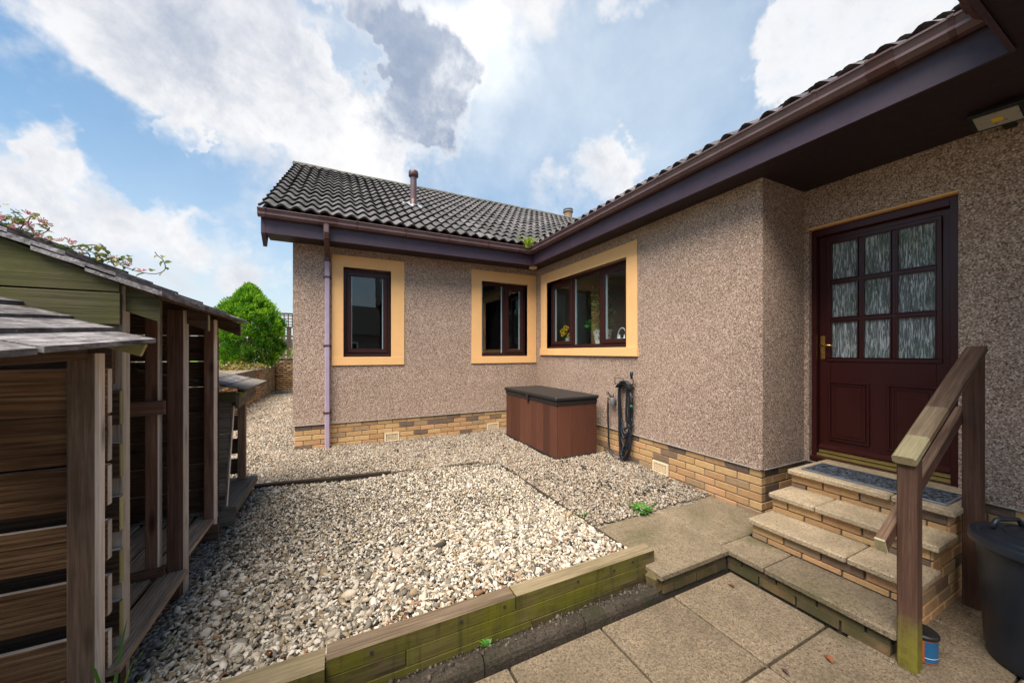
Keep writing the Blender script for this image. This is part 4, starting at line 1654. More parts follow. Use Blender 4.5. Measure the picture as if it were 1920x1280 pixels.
m.tube([(bx - .14, by - .06, .681), (bx, by, .690), (bx + .15, by + .08, .679)], .005, 6)
m.obj('lid_rib', M_BIN, lid)

# ------------------------------------------------------------------ small tub
tub = thing('tub', (2.795, .755, 0), 'small orange and blue tub with black lid behind the handrail post', 'tub')
cx, cy = 2.795, .752
r = .062
h = .135
m = MB()
m.lathe([(.001, .002), (r - .004, .002), (r, .006), (r, h), (r - .003, h + .002)], 32, 0, (cx, cy, 0))
m.obj('tub_body', M_ORANGE, tub, autosmooth=40)


def band(a0, a1, z0, z1, mat, nm, rr):
    b = MB()
    k = 12
    for i in range(k):
        p, q = a0 + (a1 - a0) * i / k, a0 + (a1 - a0) * (i + 1) / k
        b.face([(cx + rr * math.cos(p), cy + rr * math.sin(p), z0), (cx + rr * math.cos(q), cy + rr * math.sin(q), z0), (cx + rr * math.cos(q), cy + rr * math.sin(q), z1), (cx + rr * math.cos(p), cy + rr * math.sin(p), z1)], 0, True)
    return b.obj(nm, mat, tub)


va = math.atan2(-cy, -cx)   # direction towards the yard
band(va + .22, va + 1.35, .010, .118, M_BLUE, 'blue_label', r + .0008)
band(va - 1.7, va + .08, .018, .036, M_BLUE, 'blue_band', r + .0008)
band(va + .22, va + 1.35, .032, .0345, M_WHITE, 'white_line', r + .0014)
for k in range(7):   # a row of small bold letters, only legible as a dark line
    a0 = va - .95 + k * .125
    band(a0, a0 + .09, .044, .054, M_INK, 'print', r + .0008)
m = MB()
m.lathe([(r + .003, h - .012), (r + .006, h - .008), (r + .006, h + .004), (r, h + .010), (r - .012, h + .006), (.001, h + .006)], 32, 0, (cx, cy, 0))
tl = m.obj('lid', M_BLACK, tub, autosmooth=40)
m = MB()
d0 = Vector((math.cos(va - .35), math.sin(va - .35), 0))
c0 = Vector((cx, cy, 0))
m.tube([c0 + d0 * .01 + Vector((0, 0, h + .022)), c0 + d0 * .05 + Vector((0, 0, h + .020)), c0 + d0 * .074 + Vector((0, 0, h - .01)), c0 + d0 * .072 + Vector((0, 0, h - .05))], [.012, .016, .014, .008], 8)
m.obj('lid_strap', M_BLACK, tub)

# ------------------------------------------------------------------ storage box
sb = thing('storage_box', (2.9, 4.74, .2), 'brown plank-effect garden storage box with black lid against the wall', 'storage box')
x0, x1, y0, y1 = 2.585, 3.255, 3.965, 5.53
m = MB()
m.box(x0 + .02, x1 - .01, y0 + .02, y1 - .02, .2, .93)
m.obj('carcass', M_BLACK, sb)
m = MB()
m.box(x0 - .006, x1 + .004, y0 - .006, y1 + .006, .165, .222)
m.obj('base_rim', M_BLACK, sb, bevel=.005)
n = 9
w = (y1 - y0) / n
for k in range(n):
    plank('panel_board', sb, M_BOX, (x0 + .01, y0 + w * (k + .5), .222), (x0 + .01, y0 + w * (k + .5), .915), w - .004, .02, (-1, 0, 0), grooves=0, ch=.004)
n = 3
w = (x1 - x0 - .02) / n
for k in range(n):
    plank('panel_board', sb, M_BOX, (x0 + .02 + w * (k + .5), y0 + .01, .222), (x0 + .02 + w * (k + .5), y0 + .01, .915), w - .004, .02, (0, -1, 0), grooves=0, ch=.004)
m = MB()
m.box(x0 - .008, x1 + .006, y0 - .008, y1 + .008, .905, .968)
m.obj('lid_rim', M_BLACK, sb, bevel=.006)
m = MB()
m.box(x0 - .028, x1 + .02, y0 - .028, y1 + .02, .972, 1.022)
m.obj('lid', M_BLACK, sb, bevel=.012)
m = MB()
m.box(x0 - .036, x0 - .006, 4.70, 4.75, .90, .985)
m.box(x0 - .026, x0 - .004, 4.712, 4.738, .87, .90)
m.obj('latch', M_BLACK, sb, bevel=.004)

# ------------------------------------------------------------------ hose, hanger, tap
def smooth_path(pts, n=6):
    P = [Vector(p) for p in pts]
    out = []
    for i in range(len(P) - 1):
        p0, p1, p2, p3 = P[max(i - 1, 0)], P[i], P[i + 1], P[min(i + 2, len(P) - 1)]
        for k in range(n):
            t = k / n
            out.append(.5 * ((2 * p1) + (-p0 + p2) * t + (2 * p0 - 5 * p1 + 4 * p2 - p3) * t * t + (-p0 + 3 * p1 - 3 * p2 + p3) * t ** 3))
    out.append(P[-1])
    return out


hx = XB - .055
m = MB()
# wire rack on the wall
m.tube([(XB, 3.655, 1.20), (hx - .05, 3.655, 1.20), (hx - .05, 3.655, 1.285), (hx - .05, 3.50, 1.278), (hx - .05, 3.49, 1.215), (XB, 3.49, 1.21)], .006, 6)
m.tube([(XB, 3.40, 1.21), (hx - .04, 3.40, 1.21), (hx - .04, 3.35, 1.205), (hx - .045, 3.335, 1.25), (hx - .04, 3.345, 1.29)], .006, 6)
m.prism([(.125 * math.cos(math.pi * k / 10), .06 * math.sin(math.pi * k / 10)) for k in range(11)] + [(.115 * math.cos(math.pi * k / 10), .05 * math.sin(math.pi * k / 10)) for k in range(10, -1, -1)], (XB - .002, 3.53, 1.15), (hx - .05, 3.53, 1.15), (0, 1, 0), (0, 0, 1))
hg = m.mesh('hose_hanger', M_BLACK, fix=True)
link('hose_hanger', hg, None, None, 'black wire hose hanger fixed to the roughcast wall above the coiled hose', 'hose hanger')
path = [(XB - .06, 3.842, .935), (XB - .055, 3.85, .75), (XB - .05, 3.845, .55), (XB - .05, 3.83, .32), (XB - .06, 3.75, .215), (XB - .07, 3.62, .205), (XB - .06, 3.56, .30)]
drops = [.33, .50, .24, .62, .40, .28, .55, .22]
for k, zb in enumerate(drops):
    ya = 3.635 - .012 * (k % 3) - .008 * rnd.random()
    yb = 3.405 + .020 * (k % 3) + .02 * rnd.random()
    xo = hx - .018 * (k % 3) + .01
    zt = 1.19 + .012 * (k % 2)
    path += [(xo, yb + .01, .7 + rnd.uniform(-.05, .05)), (xo, yb, 1.08), (xo, 3.46, zt + .02), (xo, 3.58, zt + .022), (xo, ya, 1.10), (xo + .004, ya - .01 + rnd.uniform(-.015, .02), .75), (xo, ya - .02, zb + .14), (xo - .01, (ya + yb) / 2 + rnd.uniform(-.03, .03), zb), (xo, yb - .01 + rnd.uniform(-.02, .02), zb + .15)]
path += [(hx, 3.43, .6), (hx - .01, 3.50, .36), (hx - .02, 3.57, .24), (hx - .03, 3.56, .19)]
path2 = [(hx - .02, 3.60, .5), (hx - .02, 3.59, .27), (hx - .03, 3.55, .20), (hx - .05, 3.47, .175), (hx - .08, 3.44, .185)]
m = MB()
m.tube(smooth_path(path, 6), .0125, 8)
m.tube(smooth_path(path2, 6), .0125, 8)
hose = link('garden_hose', m.mesh('garden_hose', M_HOSE), None, None, 'long black garden hose hung in loose loops on the wall', 'hose')
m = MB()
m.tube([(hx - .08, 3.44, .185), (hx - .10, 3.425, .19)], .018, 8)
m.obj('hose_end', M_BLACK, hose, M=Matrix.Identity(4))
m = MB()
m.tube([(XB - .06, 3.842, .935), (XB - .06, 3.842, .985)], .013, 8)
m.obj('hose_connector', M_BRASS, hose, M=Matrix.Identity(4))
tp = thing('garden_tap', (XB, 3.78, .95), 'grey outdoor tap with a lever on the wall left of the hose', 'tap')
m = MB()
m.lathe([(.001, -.055), (.030, -.055), (.036, -.045), (.036, .045), (.030, .055), (.001, .055)], 14, 0, (XB - .062, 3.752, .95))
m.box(XB - .04, XB + .001, 3.735, 3.77, .93, .97)
m.obj('tap_body', M_TAPG, tp, autosmooth=40)
m = MB()
m.tube([(XB - .062, 3.765, 1.0), (XB - .07, 3.80, 1.03), (XB - .07, 3.835, 1.075)], [.016, .012, .009], 8)
m.tube([(XB - .07, 3.835, 1.045), (XB - .07, 3.875, 1.05)], .005, 6)
m.tube([(XB - .062, 3.74, 1.0), (XB - .062, 3.735, 1.06)], .007, 6)
m.obj('lever', M_BLACK, tp)
m = MB()
m.tube([(XB - .062, 3.78, .985), (XB - .062, 3.842, .985)], .014, 8)
m.obj('spout', M_BRASS, tp)
nz = thing('spray_nozzle', (hx, 3.375, 1.0), 'black and green hose spray nozzle hanging right of the coiled hose', 'nozzle')
m = MB()
m.tube([(hx - .03, 3.40, 1.11), (hx - .03, 3.385, 1.06), (hx - .035, 3.375, .99), (hx - .035, 3.375, .95)], [.012, .018, .02, .018], 8)
m.tube([(hx - .03, 3.365, 1.07), (hx - .04, 3.35, 1.03)], .008, 6)
m.obj('grip', M_BLACK, nz)
m = MB()
m.tube([(hx - .035, 3.375, .955), (hx - .035, 3.378, .915)], [.021, .018], 10)
m.obj('nozzle_tip', M_GREEN, nz)
m = MB()
m.tube([(hx - .04, 3.368, 1.285), (hx - .04, 3.368, 1.315), (hx - .04, 3.368, 1.34), (hx - .04, 3.368, 1.375)], [.014, .016, .020, .021], 10)
link('spare_nozzle', m.mesh('spare_nozzle', M_BLACK), None, None, 'small black hose nozzle clipped at the top right of the hose hanger', 'nozzle')

# ------------------------------------------------------------------ things on the kitchen window board
vs = thing('flower_vase', (3.70, 5.30, 1.745), 'glass vase of yellow sunflowers behind the left kitchen pane', 'flowers')
m = MB()
m.lathe([(.035, 0), (.045, .04), (.04, .10), (.05, .13)], 14, 0, (3.70, 5.30, 1.746))
m.obj('vase', plain('vase_glass', (.45, .5, .48), .15), vs)
pv, pf, pc = [], [], []
M_Y = [(.80, .42, .01), (.85, .55, .02), (.75, .34, .01)]
for k in range(9):
    c = Vector((3.66 + rnd.uniform(-.05, .05), 5.30 + rnd.uniform(-.13, .13), 1.98 + rnd.uniform(-.07, .09)))
    V, F, C = [], [], []
    nrm_ = (Vector((-1, rnd.uniform(-.7, .3), rnd.uniform(.0, .5)))).normalized()
    e1 = nrm_.orthogonal().normalized()
    e2 = nrm_.cross(e1)
    for q in range(12):
        a = 2 * math.pi * q / 12
        d = e1 * math.cos(a) + e2 * math.sin(a)
        s = e1 * -math.sin(a) + e2 * math.cos(a)
        b = len(V)
        V += [c + d * .010 - s * .006, c + d * .010 + s * .006, c + d * .034 + s * .009 + nrm_ * .006, c + d * .05 + nrm_ * .002, c + d * .034 - s * .009 + nrm_ * .006]
        F.append((b, b + 1, b + 2, b + 3))
        F.append((b, b + 3, b + 4, b + 4)[:4])
        C += [rnd.choice(M_Y)] * 2
    for q in range(8):
        a = 2 * math.pi * q / 8
        b = len(V)
        d = e1 * math.cos(a) + e2 * math.sin(a)
        d2 = e1 * math.cos(a + .785) + e2 * math.sin(a + .785)
        V += [c + nrm_ * .012, c + d * .018 + nrm_ * .006, c + (d + d2).normalized() * .018 + nrm_ * .006, c + d2 * .018 + nrm_ * .006]
        F.append((b, b + 1, b + 2, b + 3))
        C.append((.07, .03, .01))
    F = [f if f[2] != f[3] else (f[0], f[1], f[2], f[2]) for f in F]
    me = bpy.data.meshes.new('flower')
    me.from_pydata([tuple(v - Vector((3.70, 5.30, 1.745))) for v in V], [], [tuple(dict.fromkeys(f)) for f in F])
    at = me.attributes.new('tone', 'FLOAT_COLOR', 'FACE')
    for i, cc in enumerate(C[:len(me.polygons)]):
        at.data[i].color = (*cc, 1)
    me.materials.append(M_PETAL)
    link('flower', me, vs, T(3.70, 5.30, 1.745))
m = MB()
for k in range(9):
    m.tube([(3.70 + rnd.uniform(-.02, .02), 5.30 + rnd.uniform(-.02, .02), 1.80), (3.68 + rnd.uniform(-.05, .05), 5.30 + rnd.uniform(-.11, .11), 1.96)], .004, 5)
m.obj('stems', plain('green_stem', (.05, .12, .02), .7), vs)


def foliage_cloud(n, fpos, size, cols, up=.3, seed=1):
    r = np.random.default_rng(seed)
    V, F, C = [], [], []
    for k in range(n):
        c = Vector(fpos(r))
        d = Vector((r.normal(), r.normal(), r.normal() * .6 + up)).normalized()
        s = d.orthogonal().normalized()
        s = (Matrix.Rotation(r.uniform(0, 6.28), 3, d) @ s)
        l = size * r.uniform(.6, 1.3)
        b = len(V)
        V += [c, c + d * l * .5 + s * l * .28, c + d * l, c + d * l * .5 - s * l * .28]
        F.append((b, b + 1, b + 2, b + 3))
        C.append(cols[int(r.integers(len(cols)))])
    return [tuple(v) for v in V], F, np.array(C)


pp = thing('potted_plant', (3.78, 4.46, 1.745), 'tall leafy green plant in a white leaf-patterned pot behind the middle kitchen pane', 'potted plant')
m = MB()
m.lathe([(.001, 1.747), (.11, 1.747), (.155, 1.97), (.165, 1.975), (.15, 1.96), (.001, 1.95)], 20, 0, (3.78, 4.46, 0))
mt = Mat('patterned_pot', .4, .5)
vv = mt.vor(mt.scale(mt.pos(), 1, 1, .6), 30, 'Color')
ss = mt.sep(vv)
dd = mt.vor(mt.scale(mt.pos(), 1, 1, .6), 30)
mt.color(mt.mix(mt.fr(dd, .38, .42, 1, 0), (.8, .8, .8), mt.ramp(ss[0], [(0, (.8, .8, .8)), (.35, (.03, .22, .05)), (.6, (.45, .04, .10)), (.8, (.10, .10, .16))], 'CONSTANT')))
m.obj('pot', mt.m, pp)
V, F, C = foliage_cloud(900, lambda r: (r.normal(-.02, .07) , r.normal(.02, .085), 0.22 + abs(r.normal(0, .24)) * 1.0), .075, [(.03, .12, .02), (.05, .2, .03), (.10, .28, .05), (.02, .07, .015)], .2, 3)
link('leaves', np_mesh('leaves', V, F, M_LEAF, C), pp, T(3.78, 4.46, 1.745))
ct = thing('cruet', (3.66, 3.90, 1.745), 'two white pots under a pale wire arch behind the right kitchen pane', 'cruet set')
for y in (3.955, 3.845):
    m = MB()
    m.lathe([(.001, 1.746), (.042, 1.746), (.05, 1.78), (.045, 1.81), (.018, 1.835), (.016, 1.86), (.022, 1.868), (.001, 1.875)], 14, 0, (3.66, y, 0))
    m.obj('white_pot', M_WHITE, ct)
m = MB()
m.tube([(3.66, 3.90 + .10 * math.cos(w), 1.76 + .21 * math.sin(w)) for w in np.linspace(0, math.pi, 14)], .007, 6)
m.obj('arch_handle', M_WHITE, ct)

# ------------------------------------------------------------------ wooden stores on the left
def shingle_course(parent, x_e, z_e, x_u, z_u, y0, y1, t=.014, n=4, sag=0.0, mat=None, cup=0.0):
    """one overlapping course of boards: lower edge at (x_e,z_e), upper edge at (x_u,z_u); cut into n boards along Y"""
    L = (y1 - y0) / n
    for k in range(n):
        a = y0 + L * k + .002
        b = y0 + L * (k + 1) - .002
        m = MB()
        ja, jb = rnd.uniform(-.006, .006), rnd.uniform(-.002, .003)
        nseg = 3
        rows = []
        for i in range(nseg + 1):
            f = i / nseg
            y = a + (b - a) * f
            zz = sag * (y - y1)
            cu = cup * ((y - (y0 + y1) / 2) / ((y1 - y0) / 2)) ** 2
            rows.append(((x_e + ja, y, z_e + zz + jb + cu), (x_u, y, z_u + zz)))
        for i in range(nseg):
            (e0, u0), (e1, u1) = rows[i], rows[i + 1]
            dn = (0, 0, -t)
            def dd(p):
                return (p[0], p[1], p[2] - t)
            m.face([e0, e1, u1, u0])
            m.face([dd(u0), dd(u1), dd(e1), dd(e0)])
            m.face([e1, e0, dd(e0), dd(e1)])
            m.face([u0, u1, dd(u1), dd(u0)])
            if i == 0:
                m.face([e0, u0, dd(u0), dd(e0)])
            if i == nseg - 1:
                m.face([u1, e1, dd(e1), dd(u1)])
        # grain runs along the board: rotate the local frame so that X is world Y
        c = Vector(((x_e + x_u) / 2, (a + b) / 2, (z_e + z_u) / 2))
        M = basis(c, (0, 1, 0), (-1, 0, 0), (0, 0, 1))
        Mi = M.inverted()
        m.v = [tuple(Mi @ Vector(p)) for p in m.v]
        link('shingle', m.mesh('shingle', mat or M_SHING, fix=True), parent, M)


def slat_x(parent, x0, x1, y, ztop, w, t=.026, mat=None, grooves=6, name='slat', endmat=None):
    mat = mat or M_STORE
    plank(name, parent, (mat, mat, M_LITWOOD), (x0, y, ztop - w / 2), (x1, y, ztop - w / 2 + rnd.uniform(-.002, .002)), w, t, (0, -1, 0), grooves=grooves, ch=.003)  # third slot paints the slat's top edge pale, as if lit


def slat_y(parent, x, y0, y1, ztop, w, t=.026, mat=None, grooves=0, name='slat'):
    plank(name, parent, mat or M_STORED, (x, y0, ztop - w / 2), (x, y1, ztop - w / 2), w, t, (1, 0, 0), grooves=grooves, ch=.003)


# --- near store
ns = thing('log_store', (-1.4, 1.4, .12), 'nearest wooden store at the left edge with sagging grey board roof and thick post', 'log store', 'wooden stores along the gravel')
plank('post', ns, (M_STOREP, M_LITWOOD), (-.896, 1.999, .02), (-.896, 1.999, 1.615), .056, .088, (1, 0, 0), ch=.008)
for (zt, w, g) in ((1.555, .187, 3), (1.362, .190, 3), (1.160, .168, 7), (.935, .165, 7), (.708, .165, 7), (.482, .165, 7), (.256, .165, 7)):
    slat_x(ns, -1.95, -.848 + rnd.uniform(-.004, .004), 2.0425, zt, w, .027, M_STORE, g)
    plank('slat_end', ns, (M_LITWOOD, M_LITWOOD), (-.8475, 2.0425, zt - .004), (-.8475, 2.0425, zt - w + .004), .026, .003, (1, 0, 0), ch=.0005)
for k in range(8):
    slat_y(ns, -1.96, .2, 2.03, 1.72 - .2 * k, .19)
plank('rail', ns, M_STORED, (-.90, .25, 1.585), (-.90, 1.96, 1.625), .07, .05, (1, 0, 0))
plank('post', ns, (M_STOREP, M_LITWOOD), (-.896, .30, .02), (-.896, .30, 1.57), .056, .088, (1, 0, 0), ch=.008)
for k, (xe, ze) in enumerate(((-.735, 1.678), (-.862, 1.727), (-.988, 1.772), (-1.125, 1.822), (-1.26, 1.87), (-1.40, 1.92), (-1.54, 1.97), (-1.68, 2.02), (-1.82, 2.07))):
    shingle_course(ns, xe, ze, xe - .21, ze + .052, .10, 2.118, .018, 3, .066)
for (y) in (2.10, 1.2, .3):
    plank('rafter', ns, (M_LICHEN if y > 2 else M_STORED, M_LICHEN if y > 2 else M_STORED), (-.765, y, 1.628 + .066 * (y - 2.1)), (-1.95, y, 2.06 + .066 * (y - 2.1)), .024, .055, (.35, 0, .94))
for k in range(3):
    plank('deck_board', ns, M_DECK, (-1.02 - .15 * k, .2, .22), (-1.02 - .15 * k, 1.95, .22), .14, .028, (0, 0, 1), grooves=6)

# --- middle store
ms = thing('log_store', (-1.4, 2.9, .18), 'tall open-fronted log store in the middle with mossy gable boards and slatted deck', 'log store', 'wooden stores along the gravel')
plank('post', ms, (M_LITWOOD, M_LITWOOD), (-.888, 2.196, .05), (-.888, 2.196, 1.93), .060, .064, (1, 0, 0), ch=.004)
for k, zt in enumerate((1.456, 1.225, .994, .764, .540, .312)):
    slat_x(ms, -1.9, -.857 + rnd.uniform(-.002, .002), 2.1475, zt, .152, .026, M_STORED, 5)
    plank('slat_end', ms, (M_LICHEN, M_LICHEN), (-.8545, 2.1475, zt - .004), (-.8545, 2.1475, zt - .148), .026, .004, (1, 0, 0), ch=.0005)
slat_x(ms, -1.9, -.88, 2.149, 1.72, .24, .026, M_STORED, 0)
# gable boards
plank('gable_board', ms, (M_GABLE, M_GABLE), (-1.95, 2.128, 1.806), (-.848, 2.128, 1.806), .136, .022, (0, -1, 0), ch=.003)
m = MB()
m.prism([(-1.95, 1.886), (-.850, 1.880), (-.850, 1.916), (-1.226, 2.088), (-1.95, 2.421)], (0, 2.117, 0), (0, 2.139, 0), (1, 0, 0), (0, 0, 1))
c = Vector((-1.4, 2.128, 2.0))
m.v = [tuple(Vector(p) - c) for p in m.v]
link('gable_board', m.mesh('gable_board', M_GABLE, fix=True), ms, Matrix.Translation(c))
m = MB()
m.prism([(-.842, 1.800), (-.728, 1.756), (-.728, 1.862), (-.842, 1.918)], (0, 2.150, 0), (0, 2.172, 0), (1, 0, 0), (0, 0, 1))
c = Vector((-.78, 2.16, 1.84))
m.v = [tuple(Vector(p) - c) for p in m.v]
link('rafter_end', m.mesh('rafter_end', M_GABLE, fix=True), ms, Matrix.Translation(c))
for y in (2.80, 3.60):
    m = MB()
    m.prism([(-1.9, 2.27), (-.728, 1.750), (-.728, 1.852), (-1.9, 2.365)], (0, y, 0), (0, y + .03, 0), (1, 0, 0), (0, 0, 1))
    c = Vector((-1.3, y, 2.0))
    m.v = [tuple(Vector(p) - c) for p in m.v]
    link('rafter', m.mesh('rafter', M_STORED, fix=True), ms, Matrix.Translation(c))
    m = MB()
    m.box(-.7275, -.724, y, y + .03, 1.752, 1.850)
    m.obj('rafter_tip', M_LICHEN, ms)
# posts
plank('post', ms, (M_STORER, M_LITWOOD), (-.868, 2.800, .16), (-.868, 2.800, 1.87), .074, .082, (1, 0, 0), ch=.006)
plank('post', ms, (M_STORER, M_LITWOOD), (-.968, 2.775, .31), (-.968, 2.775, 1.93), .052, .060, (1, 0, 0), ch=.004)
plank('post', ms, (M_STORER, M_LITWOOD), (-.893, 3.505, .12), (-.893, 3.505, 1.87), .075, .068, (1, 0, 0), ch=.006)
plank('cross_rail', ms, (M_STORER, M_STORER), (-1.85, 2.742, .315), (-.910, 2.742, .345), .062, .034, (0, -1, 0))
plank('cross_rail', ms, (M_STORER, M_STORER), (-1.85, 2.742, 1.290), (-.908, 2.742, 1.300), .078, .034, (0, -1, 0))
# far end
zt = 2.2
tops = [1.545 + .2 * k for k in (3, 2, 1, 0)] + [1.545 - .2 * k for k in range(1, 7)]
for zt in tops:
    xr = min(-.865, -.727 - (zt - 1.80) / .46) if zt > 1.80 else -.865
    slat_x(ms, -1.9, xr, 3.585, zt, .142 if zt < 1.5 else .194, .026, M_STORED, 6)
for zt in (1.20, 1.0, .80, .60, .42):
    plank('slat', ms, M_STORED, (-1.9, 3.612, zt - .09), (-.87, 3.612, zt - .09), .18, .02, (0, -1, 0))
for k in range(10):
    slat_y(ms, -1.905, 2.12, 3.6, 2.3 - .2 * k, .195)
# deck
for (x, ya, yb) in ((-.872, 2.02, 2.755), (-.925, 2.852, 3.57), (-1.028, 2.0, 2.72), (-1.078, 2.77, 3.57), (-1.185, 2.0, 2.72), (-1.232, 2.77, 3.57), (-1.385, 2.77, 3.57), (-1.34, 2.0, 2.72), (-1.54, 2.0, 3.57)):
    plank('deck_board', ms, (M_DECK, M_DECK), (x, ya, .316 if ya < 2.5 else .328), (x, yb, .316 if ya < 2.5 else .328), .128, .028, (0, 0, 1), grooves=6)
for y in (2.1, 2.72, 3.45):
    plank('bearer', ms, M_STORED, (-1.8, y, .245), (-.83, y, .245), .045, .10, (0, 0, 1))
# roof
plank('roof_deck', ms, M_STORED, (-.745, 2.93, 1.872), (-1.98, 2.93, 2.440), 1.57, .014, (.42, 0, .90))
m = MB()
m.prism([(-1.30, 1.752), (-.866, 1.752), (-.866, 1.905), (-1.30, 2.105)], (0, 3.574, 0), (0, 3.597, 0), (1, 0, 0), (0, 0, 1))
c = Vector((-1.0, 3.585, 1.85))
m.v = [tuple(Vector(p) - c) for p in m.v]
link('gable_board', m.mesh('gable_board', M_STORED, fix=True), ms, Matrix.Translation(c))
cz = lambda x: 1.862 + .46 * (-.727 - x)
for k in range(9):
    xe = -.700 - .150 * k
    ze = 1.868 + .46 * .150 * k + .014
    shingle_course(ms, xe, ze, xe - .24, ze + .46 * .24 - .016, 2.085, 3.735, .022, 3, .0, None, .008)

# --- far store
fs = thing('log_store', (-1.1, 4.0, .2), 'small low wooden store farthest along the path, with grey bench base and plank roof', 'log store', 'wooden stores along the gravel')
# bench base
for k in range(4):
    plank('bench_board', fs, (M_GREYW, M_GREYW), (-.83 - .145 * k, 3.60, .350), (-.83 - .145 * k, 4.44, .350), .142, .026, (0, 0, 1), ch=.003)
plank('bench_front', fs, (M_GREYW, M_GREYW), (-.7575, 3.60, .328), (-.7575, 4.44, .328), .06, .015, (1, 0, 0))
plank('bearer', fs, (M_GREYW, M_GREYW), (-1.3, 3.625, .275), (-.765, 3.625, .275), .05, .12, (0, 0, 1))
plank('bearer', fs, (M_GREYW, M_GREYW), (-1.3, 3.98, .275), (-.79, 3.98, .275), .05, .12, (0, 0, 1))
plank('bearer', fs, (M_GREYW, M_GREYW), (-1.3, 4.38, .275), (-.79, 4.38, .275), .05, .12, (0, 0, 1))
# near end panel, leaning
z = .365
top = [1.255, 1.115, .955, .835, .715, .595, .480]
for k, zt in enumerate(top):
    zb = top[k + 1] if k + 1 < len(top) else .366
    xr = -.823 + .046 * ((zt + zb) / 2 - .39) / .8
    plank('slat', fs, (M_GREYW, M_GREYW), (-1.4, 3.63, (zt + zb) / 2), (xr - .012, 3.63, (zt + zb) / 2), zt - zb - .004, .022, (0, -1, 0), ch=.002)
plank('corner_post', fs, (M_GREYW, M_LITWOOD), (-.826, 3.634, .365), (-.780, 3.634, 1.18), .030, .018, (1, 0, 0))
plank('head_board', fs, (M_GABLE, M_GABLE), (-1.4, 3.608, 1.262), (-.755, 3.608, 1.255), .085, .022, (0, -1, 0))
plank('post', fs, (M_STOREP, M_STOREP), (-.862, 4.345, .365), (-.862, 4.345, 1.27), .06, .062, (1, 0, 0))
m = MB()
m.prism([(-.80, 1.20), (-.71, 1.245), (-.70, 1.285), (-.80, 1.285)], (0, 3.66, 0), (0, 3.685, 0), (1, 0, 0), (0, 0, 1))
c = Vector((-.75, 3.67, 1.25))
m.v = [tuple(Vector(p) - c) for p in m.v]
link('bracket', m.mesh('bracket', M_LICHEN, fix=True), fs, Matrix.Translation(c))
plank('eaves_board', fs, (M_GREYW, M_GREYW), (-.745, 3.60, 1.215), (-.775, 4.42, 1.235), .115, .02, (1, 0, 0))
for zt in (1.22, .99, .76, .56):
    slat_x(fs, -1.4, -.88, 4.40, zt, .15, .022, M_STORED, 0)
for k in range(5):
    slat_y(fs, -1.42, 3.6, 4.42, 1.40 - .2 * k, .19)
for k in range(6):
    xe = -.675 - .13 * k
    ze = 1.322 + .035 * k
    shingle_course(fs, xe, ze, xe - .17, ze + .042, 3.545, 4.46, .014, 1, .0, M_SHING if k % 2 else M_GREYW)

# ------------------------------------------------------------------ timber edging in the gravel
e1 = plank('edging_board', None, (M_EDGE, M_EDGE), (-.78, 4.47, .222), (.55, 4.33, .212), .055, .06, (0, 0, 1), ch=.006, label='long dark wet timber edging lying across the gravel from the far store', cat='edging', group='timber edgings in the gravel')
e1b = plank('edging_board', None, (M_EDGE, M_EDGE), (.56, 4.33, .203), (1.62, 4.27, .194), .045, .05, (0, 0, 1), ch=.006, label='half buried end of the dark timber edging near the storage box', cat='edging', group='timber edgings in the gravel')
e2 = plank('edging_board', None, (M_EDGE, M_EDGE), (1.905, 2.02, .150), (1.83, 4.05, .186), .03, .05, (0, 0, 1), ch=.004, label='thin dark timber edging running from the paving towards the storage box', cat='edging', group='timber edgings in the gravel')

# ------------------------------------------------------------------ gravel stones
def ico():
    p = (1 + 5 ** .5) / 2
    v = np.array([(-1, p, 0), (1, p, 0), (-1, -p, 0), (1, -p, 0), (0, -1, p), (0, 1, p), (0, -1, -p), (0, 1, -p), (p, 0, -1), (p, 0, 1), (-p, 0, -1), (-p, 0, 1)], float)
    v /= np.linalg.norm(v[0])
    f = np.array([(0, 11, 5), (0, 5, 1), (0, 1, 7), (0, 7, 10), (0, 10, 11), (1, 5, 9), (5, 11, 4), (11, 10, 2), (10, 7, 6), (7, 1, 8), (3, 9, 4), (3, 4, 2), (3, 2, 6), (3, 6, 8), (3, 8, 9), (4, 9, 5), (2, 4, 11), (6, 2, 10), (8, 6, 7), (9, 8, 1)])
    return v, f


def octa():
    v = np.array([(1, 0, 0), (-1, 0, 0), (0, 1, 0), (0, -1, 0), (0, 0, 1), (0, 0, -1)], float)
    f = np.array([(0, 2, 4), (2, 1, 4), (1, 3, 4), (3, 0, 4), (2, 0, 5), (1, 2, 5), (3, 1, 5), (0, 3, 5)])
    return v, f


